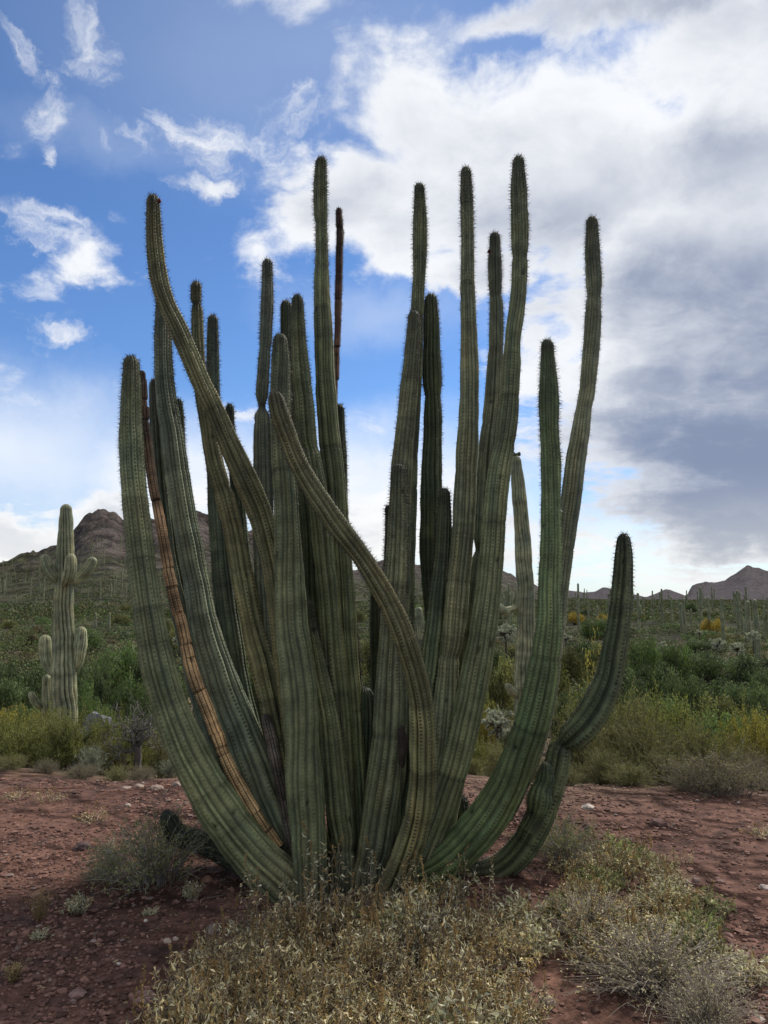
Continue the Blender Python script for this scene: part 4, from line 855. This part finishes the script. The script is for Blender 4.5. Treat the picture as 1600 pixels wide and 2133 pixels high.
for px, Y, hw, tp, pr, nm, lb_ in [(1180, 7.0, 52, 1590, TWIGO, 'desert_shrub', 'olive brush at the rim just right of the bent stem foot'), (1310, 6.9, 70, 1590, TWIGO, 'desert_shrub', 'low olive tangle on the right rim left of the wide grey bush'), (1390, 7.0, 70, 1565, TWIGO, 'desert_shrub', 'yellow olive tangle on the right rim beside the wide grey bush'),
        (1300, 9.0, 95, 1448, TWIGO, 'desert_shrub', 'broad olive bush below the yellow blossom'), (1395, 9.6, 95, 1452, CREO, 'creosote_bush', 'broad green bush in the middle behind the right rim'), (1480, 8.0, 95, 1512, TWIGO, 'desert_shrub', 'brownish olive bush behind the wide grey bush, left of the golden one'),
        (1210, 12.0, 70, 1450, CREO, 'creosote_bush', 'green bush behind the large right stem at the wash edge'), (1320, 12.5, 80, 1470, CREO, 'creosote_bush', 'green bush at the wash edge right of the spiny stem'), (1570, 11.5, 70, 1480, CREO, 'creosote_bush', 'dark green bush behind the golden one'),
        (1440, 6.6, 60, 1610, TWIGG, 'desert_shrub', 'grey brown tangle at the left end of the wide bush'), (1060, 9.0, 60, 1555, TWIGO, 'desert_shrub', 'olive bush on the rim left of the curved right stem'), (985, 7.6, 36, 1580, TWIGO, 'desert_shrub', 'small olive bush at the rim seen under the curved right stem'),
        (0, 9.6, 80, 1495, CREO, 'creosote_bush', 'green bush cut by the left edge of the photo'), (265, 9.6, 60, 1515, CREO, 'creosote_bush', 'yellow green bush directly left of the bare grey tree'), (345, 9.2, 50, 1530, TWIGO, 'desert_shrub', 'grey olive bush between bare tree and outer stem'), (100, 10.2, 70, 1490, CREO, 'creosote_bush', 'green bush right at the saguaro foot')]:
    shrub(px, Y, hw, tp, pr, nm, lb_, ydepth=.7)
# bare grey tree
def bare_tree():
    r = np.random.default_rng(33); b = Buf(); tw_ = Buf()
    base = at(288, 8.7); 
    def limb(p0, p1, r0, r1, bb):
        n_ = 7; t_ = np.linspace(0, 1, n_)[:, None]; P = p0 * (1 - t_) + p1 * t_ + np.cumsum(r.normal(0, .022, (n_, 3)), 0) * (t_ > 0)
        tubes(bb, P[None], np.linspace(r0, r1, n_)[None], 5, np.array([.105, .095, .082])); return P
    def go(p0, px, py, dy, r0, depth):
        p1 = px_at(px, py, 8.7 + dy); P = limb(p0, p1, r0, r0 * .35, b)
        for k_ in range(depth * 4):
            s_ = P[r.integers(2, 7)]; e_ = s_ + unit(unit(p1 - p0) * .8 + r.normal(0, .7, 3) + [0, 0, .25]) * r.uniform(.10, .32)
            Q_ = limb(s_, e_, r0 * .3, .003, tw_)
            for _ in range(3):
                s2 = Q_[r.integers(2, 7)]; limb(s2, s2 + unit(r.normal(0, 1, 3) + [0, 0, .3]) * r.uniform(.06, .16), .004, .002, tw_)
    f = px_at(284, 1560, 8.7); limb(base - [0, 0, .1], f, .05, .038, b)
    go(f, 248, 1505, .1, .026, 2); go(f, 284, 1508, 0, .028, 2); go(f, 300, 1512, -.1, .022, 2); go(f, 320, 1532, .1, .02, 2); go(f, 240, 1555, -.1, .02, 2); go(f, 275, 1520, .3, .02, 2)
    o = bpy.data.objects.new('bare_tree', None); C.objects.link(o); o.location = base; tag(o, 'leafless grey tree with crooked branches left of the outer stem', 'tree')
    for n_, bb in (('trunk', b), ('twigs', tw_)):
        bb.V = [v - base for v in bb.V]; c_ = obj(n_, bb.mesh(n_, [M_TWIG]), o)
        if n_ == 'twigs': c_['kind'] = 'stuff'
bare_tree()

# chollas
def proto_cholla(seed, n0=40):
    r = np.random.default_rng(seed); jb, wb = Buf(), Buf(); tips = []
    tubes(wb, np.array([[[0, 0, -2.2], [0.02, 0, -1], [0, 0.01, .2]]]), np.array([[.10, .09, .08]]), 6, np.array([.06, .048, .036]))
    for i in range(n0):
        a = r.uniform(0, 6.28); q = r.uniform(.1, .85); e_ = np.array([math.cos(a) * q, math.sin(a) * q, r.uniform(-.35, .85) * (1 - .2 * q)])
        tubes(wb, curved(1, np.array([[0, 0, .12]]), e_[None], r.normal(0, .05, (1, 3)), 5, r), np.linspace(.05, .035, 5)[None], 5, np.array([.07, .055, .04])); tips.append(e_)
    for e_ in tips:
        p = [(e_, 0)]
        while p:
            s_, dpt = p.pop()
            for _ in range(r.integers(2, 4) if dpt < 2 else 0):
                dv = unit(r.normal(0, .8, 3) + [0, 0, .45] + unit(s_) * .5); l = r.uniform(.13, .2); t_ = np.linspace(0, 1, 6)[:, None]
                P = s_ + dv * l * t_; R = .043 * np.array([.45, .9, 1, 1, .8, .15]) * r.uniform(.8, 1.1)
                c_ = np.array([.36, .37, .28]) * r.uniform(.75, 1.15)
                tubes(jb, P[None], R[None], 6, c_)
                m_ = 46; k_ = r.integers(1, 6, m_); D = unit(rand_dirs(m_, r)); leaves(jb, P[k_] + D * .035, D, .05, .012, c_ * 1.4, .1, r)
                p.append((P[-1], dpt + 1))
    return [('stem', wb.mesh('stem', [M_TWIG]), None), ('joints', jb.mesh('joints', [M_DRY]), 'stuff')]
CH = [proto_cholla(s_) for s_ in (11, 12)]
for px, Y, hw, tp, lb_ in [(1036, 12.0, 36, 1474, 'white spined cholla bush left of the curved right stem'), (1496, 62, 17, 1327, 'round white cholla on the plain below the yellow tree'), (1537, 60, 15, 1338, 'white cholla on the plain right of the round one'),
                           (1180, 58, 13, 1318, 'small white cholla just right of the large right stem'), (58, 38, 16, 1412, 'pale cholla among the trees left of the saguaro'), (82, 33, 10, 1424, 'small pale cholla touching the left saguaro'),
                           (1572, 55, 14, 1312, 'cholla at the foot of the stoutest saguaro on the plain'), (1380, 60, 13, 1334, 'half hidden white cholla among the green trees'), (1458, 70, 8, 1311, 'tiny white cholla left of the yellow tree'),
                           (1055, 62, 24, 1300, 'grey cholla clump left of the pale saguaro'), (1095, 40, 26, 1392, 'grey cholla clump at the pale saguaro foot'), (380, 60, 20, 1315, 'pale cholla glimpsed between the left stems')]:
    s_ = px_size(hw, Y) / .95; p = at(px, Y); p[2] = max(top_z(px, tp, Y) - s_ * 1.05, p[2] - .1)
    make('cholla_cactus', CH[int(px) % 2], lb_, 'cactus', p, (s_, s_, s_))

# scattered scrub on the far bank, then the mass on the slopes
SCR = [proto_tree(501 + i, c_, n_clump=9, per=70, leaf=.14) for i, c_ in enumerate([DARK, OLIVE, BRN, GREY, GREEN])]
n_s = 0
while n_s < 280:
    px = r2.uniform(-60, 1660); Y = 40 * (4.6 ** r2.uniform(0, 1)); k_ = int(r2.choice(5, p=[.26, .26, .22, .14, .12])); p = at(px, Y); s_ = r2.uniform(.5, 1.35)
    make('desert_shrub', SCR[k_], ['low dark scrub bush', 'low olive scrub bush', 'low brown scrub bush', 'low grey green scrub bush', 'low green scrub bush'][k_] + ' scattered beyond the wash', 'shrub', p - [0, 0, .1], (s_, s_, s_ * r2.uniform(.7, 1.1)), None, ['dark', 'olive', 'brown', 'grey green', 'green'][k_] + ' scrub bushes beyond the wash')
    n_s += 1
def slope_scrub():
    b = Buf(); r = np.random.default_rng(77); N = 30000
    a = r.uniform(-.56, .56, N); Rr = 130 * (6.0 ** r.uniform(0, 1, N)); X, Y = Rr * np.sin(a), Rr * np.cos(a); Z = T(X, Y)
    elv = (Z - 1.5) / Rr; dn = fbm(X / 22, Y / 22, 3.0, 4)
    keep = (r.uniform(0, 1, N) < np.clip(1.15 - elv / .085, .14, 1)) & (dn > np.where(Rr < 150, .30, .40))
    X, Y, Z = X[keep], Y[keep], Z[keep]; n = len(X); s_ = r.uniform(.3, .9, n) * (1 + .4 * (Rr[keep] > 350))
    m_ = 7; q = rand_dirs(n * m_, r).reshape(n, m_, 3); q[..., 2] = np.abs(q[..., 2]) * .8
    P = np.stack([X, Y, Z], -1)[:, None] + q * s_[:, None, None] * r.uniform(.3, 1, (n, m_, 1)); D = unit(q + r.normal(0, .6, q.shape))
    pal = np.array([DARK[1], OLIVE[0], BRN[0], GREEN[0], DARK[1], (.10, .09, .048)])
    c_ = pal[r.integers(0, 6, n)] * r.uniform(.6, 1.3, (n, 1))
    leaves(b, P.reshape(-1, 3), D.reshape(-1, 3), np.repeat(s_ * .6, m_), np.repeat(s_ * .5, m_), np.repeat(c_, m_, 0) * r.uniform(.7, 1.3, (n * m_, 1)), .3, r)
    tag(obj('slope_scrub', b.mesh('slope_scrub', [M_SCRUB])), 'olive and brown scrub covering the hill slopes', kind='stuff')
slope_scrub()
def bank_scrub():
    b = Buf(); r = np.random.default_rng(78); N = 7000
    a = r.uniform(-.56, .56, N); Rr = 38 * (4.2 ** r.uniform(0, 1, N)); X, Y = Rr * np.sin(a), Rr * np.cos(a); Z = T(X, Y)
    keep = fbm(X / 9, Y / 9, 5.0, 3) > .26; X, Y, Z = X[keep], Y[keep], Z[keep]; n = len(X); s_ = r.uniform(.35, 1.25, n); m_ = 40
    q = rand_dirs(n * m_, r).reshape(n, m_, 3); q[..., 2] = np.abs(q[..., 2]) * .85; q *= r.uniform(.75, 1.25, (n, m_, 1))
    P = np.stack([X, Y, Z], -1)[:, None] + q * s_[:, None, None] * r.uniform(.35, 1, (n, m_, 1)) ** .6; D = unit(np.cross(q, rand_dirs(n * m_, r).reshape(q.shape)))
    pal = np.array([DARK[1], OLIVE[0], BRN[0], GREEN[1], GREEN[0], (.10, .095, .04), DARK[0]])
    c_ = pal[r.integers(0, 7, n)] * r.uniform(.45, 1.35, (n, 1))
    leaves(b, P.reshape(-1, 3), D.reshape(-1, 3), r.uniform(.10, .26, n * m_), r.uniform(.05, .13, n * m_), np.repeat(c_, m_, 0) * r.uniform(.6, 1.4, (n * m_, 1)), .3, r, q.reshape(-1, 3) + [0, 0, .3])
    tag(obj('bank_scrub', b.mesh('bank_scrub', [M_SCRUB])), 'low olive brown scrub filling the bank beyond the wash', kind='stuff')
bank_scrub()

# ------------------------------------------------------------------ the mesa floor
def rock_mesh(seed, sx, sy, sz, col, rough=.45, n=12, m=9):
    V, Q = lump(seed, sx, sy, sz, n, m, rough); V[:, 2] = np.where(V[:, 2] < -sz * .4, -sz * .4, V[:, 2])
    me = mesh('rock', V, Q, None, [M_ROCK], np.broadcast_to(np.array(col), (len(V), 3)), None, False); return me
for i, (px, py, wpx, hpx, col, lb_) in enumerate([
    (170, 1766, 32, 20, (.085, .055, .052), 'dark rounded stone on the open red gravel at left'), (540, 1876, 40, 26, (.20, .115, .085), 'reddish stone against the foot of the outer left stem'), (444, 1938, 30, 22, (.17, .125, .115), 'grey stone left of the dry plant bed'),
    (348, 1957, 18, 10, (.33, .25, .20), 'small pale stone of a pair left of the dry plants'), (366, 1952, 12, 8, (.36, .28, .23), 'smallest pale stone beside its twin on the gravel'), (247, 2004, 12, 7, (.45, .40, .33), 'whitish chip of stone on the gravel at lower left'),
    (304, 1914, 8, 6, (.45, .40, .35), 'tiny white pebble near the small seedling'), (432, 1832, 22, 14, (.21, .115, .08), 'orange red stone in the shade near the outer stem'), (290, 1636, 20, 8, (.24, .18, .15), 'pale flat stone on the left mesa rim'),
    (325, 1644, 28, 10, (.24, .18, .145), 'broad pale stone on the mesa rim beside the outer stem'), (262, 1640, 22, 6, (.24, .18, .15), 'pale slab lying along the left mesa rim'), (372, 1637, 26, 12, (.25, .19, .16), 'pale blocky stone touching the outer stem'),
    (1226, 1682, 26, 12, (.40, .34, .29), 'pale flat stone by the right mesa rim'), (1500, 1840, 18, 8, (.17, .10, .085), 'flat reddish stone right of the small green plant'), (1428, 1842, 22, 12, (.19, .13, .11), 'grey red stone above the small green plant'),
    (1450, 1838, 18, 11, (.18, .125, .105), 'flat stone next to the grey red one'), (1368, 1716, 34, 18, (.11, .062, .052), 'dark red stone under the twiggy bush at right'), (1230, 1722, 28, 16, (.13, .068, .055), 'dark red lump of earth near the right mesa rim'),
    (1595, 1852, 22, 9, (.34, .28, .25), 'pale stone at the right edge of the photo'), (1520, 1948, 16, 10, (.24, .14, .115), 'reddish stone low on the right gravel'), (1140, 2090, 34, 20, (.16, .11, .105), 'purple grey stone in the gap between the two plant beds'),
    (1100, 2060, 26, 16, (.15, .095, .09), 'dark stone in the gap left of the grey twiggy bush'), (300, 2070, 46, 10, (.20, .125, .11), 'flat red stone half sunk at the bottom'), (160, 2065, 34, 10, (.19, .12, .105), 'half buried red stone at the bottom left'),
    (195, 1957, 14, 8, (.25, .18, .16), 'small grey stone left of the pale pair')]):
    k_ = (py - CY) / F_PX; el_ = PITCH - math.atan(k_); Y = min(1.5 / math.tan(-el_), 6.9); p = at(px, Y)
    sx = px_size(wpx, Y) / 2; sz = px_size(hpx, Y) * .62
    tag(obj('rock', rock_mesh(i + 900, sx, sx * rng.uniform(.7, 1.1), sz, col), None, p + [0, 0, sz * .1], rng.uniform(-.4, .4)), lb_, 'rock')
p = at(186, 12.2); V_ = rock_mesh(950, .42, .36, max(top_z(186, 1506, 12.2) - p[2], .4), (.12, .125, .145), .6, 18, 12)
tag(obj('rock', V_, None, p), 'dark bluish boulder beside the many armed saguaro', 'rock')

def gravel():
    r = np.random.default_rng(19); N = 42000
    ico = np.array([(0, 0, 1), (.89, 0, .45), (.28, .85, .45), (-.72, .53, .45), (-.72, -.53, .45), (.28, -.85, .45), (.72, .53, -.45), (-.28, .85, -.45), (-.89, 0, -.45), (-.28, -.85, -.45), (.72, -.53, -.45)])
    F = np.array([(0, 1, 2), (0, 2, 3), (0, 3, 4), (0, 4, 5), (0, 5, 1), (1, 6, 2), (2, 7, 3), (3, 8, 4), (4, 9, 5), (5, 10, 1), (2, 6, 7), (3, 7, 8), (4, 8, 9), (5, 9, 10), (1, 10, 6)])
    Y = 2.3 + (7.0 - 2.3) * r.uniform(0, 1, N) ** 1.15; X = (r.uniform(-1, 1, N)) * (.54 * Y + .4)
    patch = fbm(X * 1.4, Y * 1.4, 9.0, 3)
    k_ = r.uniform(0, 1, N) < np.clip(.35 + (patch - .42) * 4, .25, 1); X, Y, patch = X[k_], Y[k_], patch[k_]; n = len(X)
    sz = np.clip(np.exp(r.normal(math.log(.0074), .42, n)), .0025, .022); Z = T(X, Y)
    V = ico[None] * (1 + r.uniform(-.35, .35, (n, 11, 1))) * sz[:, None, None] * np.stack([r.uniform(.8, 1.5, n), r.uniform(.8, 1.3, n), r.uniform(.45, .9, n)], -1)[:, None]
    a = r.uniform(0, 6.28, n)[:, None]; x_, y_ = V[..., 0] * np.cos(a) - V[..., 1] * np.sin(a), V[..., 0] * np.sin(a) + V[..., 1] * np.cos(a)
    V = np.stack([x_ + X[:, None], y_ + Y[:, None], V[..., 2] + Z[:, None] + sz[:, None] * .15], -1)
    base = np.array([.122, .066, .050]) * r.uniform(.45, 1.7, (n, 1)); g = r.uniform(0, 1, n)
    base[g > .95] = np.array([.15, .108, .092]) * r.uniform(.7, 1.3, ((g > .95).sum(), 1)); base[g > .996] = np.array([.32, .27, .23])
    Tt = (np.arange(n)[:, None, None] * 11 + F[None]).reshape(-1, 3)
    tag(obj('gravel', mesh('gravel', V.reshape(-1, 3), None, Tt, [M_PEBBLE], np.repeat(base, 11, 0), None, False)), 'loose dark red gravel covering the mesa floor', kind='stuff')
gravel()

# dry leafy plants of the bed
def proto_dry(seed, cols, n=56, ln=14, leaf=.0235, h=.165, rad=.17, twig=(.21, .165, .115), spikes=5, upright=.6):
    r = np.random.default_rng(seed); tb, lb = Buf(), Buf()
    a = r.uniform(0, 6.28, n); q = r.uniform(0, 1, n) ** .55 * rad
    tipv = np.column_stack([np.cos(a) * q, np.sin(a) * q, h * (upright + (1 - upright) * (1 - (q / rad) ** 2)) * r.uniform(.55, 1.05, n)])
    base = np.column_stack([np.cos(a) * q * .35, np.sin(a) * q * .35, np.full(n, -.01)])
    W_ = curved(n, base, tipv, r.normal(0, .012, (n, 3)), 6, r); W_ = W_
    tubes(tb, W_, np.linspace(.0034, .0015, 6)[None].repeat(n, 0), 3, np.array(twig) * r.uniform(.5, 1.5, (n, 1)))
    t_ = .30 + .70 * r.uniform(0, 1, (n, ln)) ** .75; f = t_ * 5; i0 = np.minimum(f.astype(int), 4); f = (f - i0)[..., None]; ii = np.arange(n)[:, None]
    P = (W_[ii, i0] * (1 - f) + W_[ii, i0 + 1] * f).reshape(-1, 3); m_ = len(P)
    pal = np.array(cols); st = r.integers(0, len(pal), n); c_ = np.where((r.uniform(0, 1, (m_, 1)) < .6), pal[np.repeat(st, ln)], pal[r.integers(0, len(pal), m_)]) * r.uniform(.35, 1.4, (m_, 1))
    sz_ = r.uniform(.45, 1.25, m_) * leaf
    leaves(lb, P, unit(rand_dirs(m_, r) + [0, 0, .15]), sz_, sz_ * r.uniform(.14, .30, m_), c_, .8, r)
    for _ in range(spikes):                      # seed spikes
        s_ = tipv[r.integers(0, n)]; l = r.uniform(.04, .09); m2 = 40; tt = r.uniform(0, 1, (m2, 1)); dv = unit(r.normal(0, .25, 3) + [0, 0, 1])
        tubes(tb, np.stack([s_ + dv * l * x_ for x_ in (0, .5, 1)])[None], np.array([[.0016, .0012, .0008]]), 3, np.array([.2, .14, .07]))
        leaves(lb, s_ + dv * l * tt, rand_dirs(m2, r) + dv * .3, .010, .006, np.array([.26, .17, .075]) * r.uniform(.6, 1.3, (m2, 1)), .3, r)
    return [('stems', tb.mesh('stems', [M_TWIG]), 'stuff'), ('foliage', lb.mesh('foliage', [M_DRY]), 'stuff')]
TANC = [(.64, .54, .32), (.52, .41, .22), (.72, .66, .47), (.42, .28, .12), (.54, .50, .30), (.32, .23, .12)]
PALE = [(.55, .52, .36), (.62, .58, .43), (.44, .45, .28), (.50, .40, .23)]
GRNP = [(.19, .23, .09), (.25, .26, .11), (.36, .32, .17), (.15, .18, .075)]
SPRIG = lambda s_, c_: proto_dry(s_, c_, n=7, ln=13, leaf=.034, h=.36, rad=.08, spikes=2, upright=.8)
DRYS = [proto_dry(601, TANC), proto_dry(602, TANC + PALE[:2]), proto_dry(603, TANC[3:] + TANC[:2], leaf=.026), proto_dry(604, PALE, leaf=.036), proto_dry(605, TANC + GRNP[:2]), proto_dry(606, GRNP, leaf=.036), proto_dry(607, TANC, n=22, h=.16, leaf=.024), SPRIG(608, PALE), SPRIG(609, TANC)]
def at_px(px, py):
    k_ = (py - CY) / F_PX; el_ = PITCH - math.atan(k_); Y = 1.5 / math.tan(-el_) if el_ < -.05 else 7; return at(px, min(Y, 6.9))
def dry(px, py, kd, s_, label, group=None, hs=1.0):
    p = at_px(px, py); o = make('dry_plant', DRYS[kd], label, 'plant', p, (s_, s_, s_ * hs), None, group); return o
bed = np.array([(385, 2160), (400, 2060), (470, 2010), (520, 1965), (560, 1955), (640, 1945), (760, 1945), (880, 1945), (980, 1935), (1040, 1945), (1060, 2010), (1050, 2150)])
def inside(x_, y_, poly):
    c_ = False; j = len(poly) - 1
    for i in range(len(poly)):
        if (poly[i, 1] > y_) != (poly[j, 1] > y_) and x_ < (poly[j, 0] - poly[i, 0]) * (y_ - poly[i, 1]) / (poly[j, 1] - poly[i, 1]) + poly[i, 0]: c_ = not c_
        j = i
    return c_
def bed_place(p):
    row = 'back edge' if p[1] < 1985 else 'front' if p[1] > 2090 else 'middle'
    return 'at the ' + ('left ' if p[0] < 600 else 'central ' if p[0] < 830 else 'right ') + row
r3 = np.random.default_rng(23); pts = []
tries = 0
while len(pts) < 64 and tries < 6000:
    tries += 1
    p = (r3.uniform(370, 1070), r3.uniform(1900, 2330))
    if (p[1] < 2160 and not inside(*p, bed)) or (p[1] >= 2160 and not 330 < p[0] < 1040): continue
    w_ = at_px(*p)
    if all(np.hypot(*(w_ - q)[:2]) > .135 for q in pts):
        pts.append(w_)
        kd = int(r3.choice([0, 1, 2, 4, 3], p=[.28, .24, .2, .16, .12])); s_ = r3.uniform(.75, 1.15)
        o = make('dry_plant', DRYS[kd], ['dry tan leafy plant', 'dry straw coloured leafy plant', 'brown seeding dry plant', 'pale grey leafy plant', 'half green dry plant'][kd] + ' ' + bed_place(p) + ' of the bed before the cactus', 'plant', w_, (s_, s_, s_ * r3.uniform(.65, 1.4)), None, ['tan', 'straw', 'brown', 'pale', 'half green'][kd] + ' plants in the bed before the cactus')
# the looser bed at right
for i in range(40):
    u_ = r3.uniform(0, 1); px = 1150 + 230 * r3.uniform(0, 1) + 90 * u_; py = 1800 + 250 * u_
    kd = int(r3.choice([1, 3, 4, 5, 6], p=[.28, .2, .22, .15, .15])) if u_ > .3 else int(r3.choice([5, 4, 1], p=[.5, .3, .2]))
    s_ = r3.uniform(.6, 1.1); w_ = at_px(px, py)
    make('dry_plant', DRYS[kd], {1: 'straw coloured plant', 3: 'pale grey leafy plant', 4: 'half green dry plant', 5: 'green leafy plant', 6: 'thin tan plant'}[kd] + (' at the back' if u_ < .33 else ' in the middle' if u_ < .66 else ' at the front') + (', left side,' if px < 1290 else ', right side,') + ' of the looser bed at right', 'plant', w_, (s_, s_, s_ * r3.uniform(.7, 1.2)), None, {1: 'straw', 3: 'pale', 4: 'half green', 5: 'green', 6: 'thin tan'}[kd] + ' plants right of the cactus foot')
GT = proto_stems(701, ((.42, .36, .20), (.52, .46, .29)), 210, 2, .040, 1.0, (.235, .20, .16), .22, .4, .0085, 3, M_DRY, basew=.3, low=.4)
GT2 = proto_stems(702, ((.13, .15, .06), (.20, .20, .09)), 130, 9, .038, 1.0, (.25, .23, .20), .30, .5, .0080, 3, M_DRY, tips=(.25, .24, .10), basew=.35, low=.3)
put('dead_shrub', GT, 1370, 3.25, 235, 1915, 'sprawling grey twiggy dead shrub at the lower right', 'shrub', ydepth=.75)
put('dead_shrub', GT, 1235, 3.7, 150, 1850, 'brown twiggy dead shrub behind the larger grey one', 'shrub', ydepth=.8)
put('dead_shrub', GT, 1470, 2.95, 150, 2000, 'low grey dead shrub at the bottom right corner', 'shrub', ydepth=.8)
put('twiggy_shrub', GT2, 325, 4.45, 185, 1680, 'grey twiggy shrub with green tips beside the outer left stem', 'shrub', ydepth=.7)
put('twiggy_shrub', GT2, 225, 4.50, 100, 1740, 'low green shrub at the left end of the twiggy one', 'shrub', ydepth=.6)
put('twiggy_shrub', GT2, 1170, 4.75, 115, 1690, 'green leafy shrub growing at the right foot of the cactus', 'shrub', ydepth=.7)
for px, py, kd, s_, hs, lb_ in [(650, 1905, 7, 1.1, 1.0, 'tall pale sprig at the foot of the front stem'), (772, 1908, 7, .95, 1.0, 'white leaved sprig in front of the dark cactus base'), (905, 1868, 5, .9, .9, 'green leafy sprig under the curved right stem'), (935, 1872, 5, .6, 1.0, 'small green sprig right of the leafy one'), (592, 1905, 7, .55, 1.0, 'small white sprig left of the front stem'),
                                (690, 1908, 8, .95, 1.0, 'brown seed headed sprig right of the tall pale one'), (845, 1912, 8, .8, 1.0, 'thin straw sprig before the bent front stem foot'), (955, 1915, 8, .85, 1.0, 'tall straw sprig at the right end of the back edge'), (530, 1945, 8, .9, 1.0, 'straw sprig at the left back corner of the bed'), (1015, 1930, 7, .8, 1.0, 'pale sprig between the bed and the looser growth'),
                                (160, 1898, 3, .42, 1.3, 'small pale seedling on open gravel'), (402, 1868, 3, .36, 1.5, 'pale seedling below the twiggy left shrub'), (85, 1948, 3, .3, .8, 'tiny white seedling at lower left'), (316, 1898, 3, .3, .5, 'flat white seedling in the open gravel'), (365, 1835, 6, .5, .9, 'thin seedling in the shade of the left shrub'),
                                (1465, 1905, 5, 1.0, .7, 'low bright green plant alone on the right gravel'), (1440, 1985, 4, .7, .8, 'straw plant below the bright green plant'), (1560, 2050, 3, .8, .9, 'pale leafy plant in the bottom right corner'), (1085, 1945, 3, .95, 1.1, 'silvery leafy plant at the right end of the bed'), (1105, 1985, 3, .9, 1.0, 'silvery plant below its twin at the bed end'),
                                (190, 1712, 6, .8, .8, 'pale tuft on the gravel behind the left shrub'), (100, 1668, 6, .9, .6, 'dry tuft near the left mesa rim'), (30, 1665, 6, .9, .5, 'dry tuft at the far left rim'), (1420, 1800, 6, .6, .7, 'dry tuft on the right gravel'), (1345, 1795, 3, .5, .8, 'pale seedling on the right gravel'), (1590, 1745, 6, .9, .5, 'dry tuft at the right edge'),
                                (1085, 2125, 0, .9, 1.0, 'tan plant at the bottom of the gap')]:
    dry(px, py, kd, s_, lb_, None, hs)
# golden grass tufts
def grass_tuft(px, py, h_px, label):
    r = np.random.default_rng(int(px)); b = Buf(); p = at_px(px, py); h = px_size(h_px, p[1]); n = 46
    e_ = np.column_stack([r.normal(0, .28 * h, n), r.normal(0, .25 * h, n), h * r.uniform(.55, 1, n)]); s_ = np.column_stack([r.normal(0, .05 * h, n), r.normal(0, .05 * h, n), np.zeros(n)])
    tubes(b, curved(n, s_, e_, np.column_stack([r.normal(0, .05 * h, (n, 2)), np.full(n, .08 * h)]), 5, r), np.linspace(.0016, .0005, 5)[None].repeat(n, 0), 3, np.array([.36, .26, .12]) * r.uniform(.6, 1.2, (n, 1)))
    m_ = 160; k_ = r.integers(0, n, m_); leaves(b, e_[k_] - (e_ - s_)[k_] * r.uniform(0, .3, (m_, 1)), rand_dirs(m_, r) + [0, 0, 1.0], .014, .003, np.array([.40, .30, .16]), .3, r)
    tag(obj('grass_tuft', b.mesh('grass_tuft', [M_DRY]), None, p), label, 'grass')
grass_tuft(78, 1912, 62, 'golden dry grass tuft on the gravel at left')
grass_tuft(28, 2040, 34, 'short reddish grass tuft at the left edge')

# fallen litter round the foot of the cactus
def litter():
    r = np.random.default_rng(91); b = Buf(); n = 700
    a = r.uniform(0, 6.28, n); q = np.abs(r.normal(0, .55, n)) + .15; X = ROOT[0] + .1 + np.cos(a) * q * 1.25; Y = 4.35 + np.sin(a) * q * .8; Z = T(X, Y)
    P = np.stack([X, Y, Z + .006], -1); D = rand_dirs(n, r) * [1, 1, .22]; L = r.uniform(.03, .16, n)[:, None]
    tubes(b, np.stack([P, P + D * L * .5 + r.normal(0, .006, (n, 3)), P + D * L], 1), np.broadcast_to([.0026, .0022, .0012], (n, 3)), 3, np.array([.17, .14, .11]) * r.uniform(.5, 1.5, (n, 1)))
    m_ = 900; a = r.uniform(0, 6.28, m_); q = np.abs(r.normal(0, .7, m_)); X = ROOT[0] + .2 + np.cos(a) * q * 1.4; Y = 4.2 + np.sin(a) * q; P = np.stack([X, Y, T(X, Y) + .006], -1)
    leaves(b, P, rand_dirs(m_, r) * [1, 1, .3], r.uniform(.012, .035, m_), r.uniform(.004, .010, m_), np.array([.36, .28, .17]) * r.uniform(.5, 1.3, (m_, 1)), .5, r)
    tag(obj('litter', b.mesh('litter', [M_DRY])), 'dead twigs and leaves lying around the cactus foot', kind='stuff')
litter()
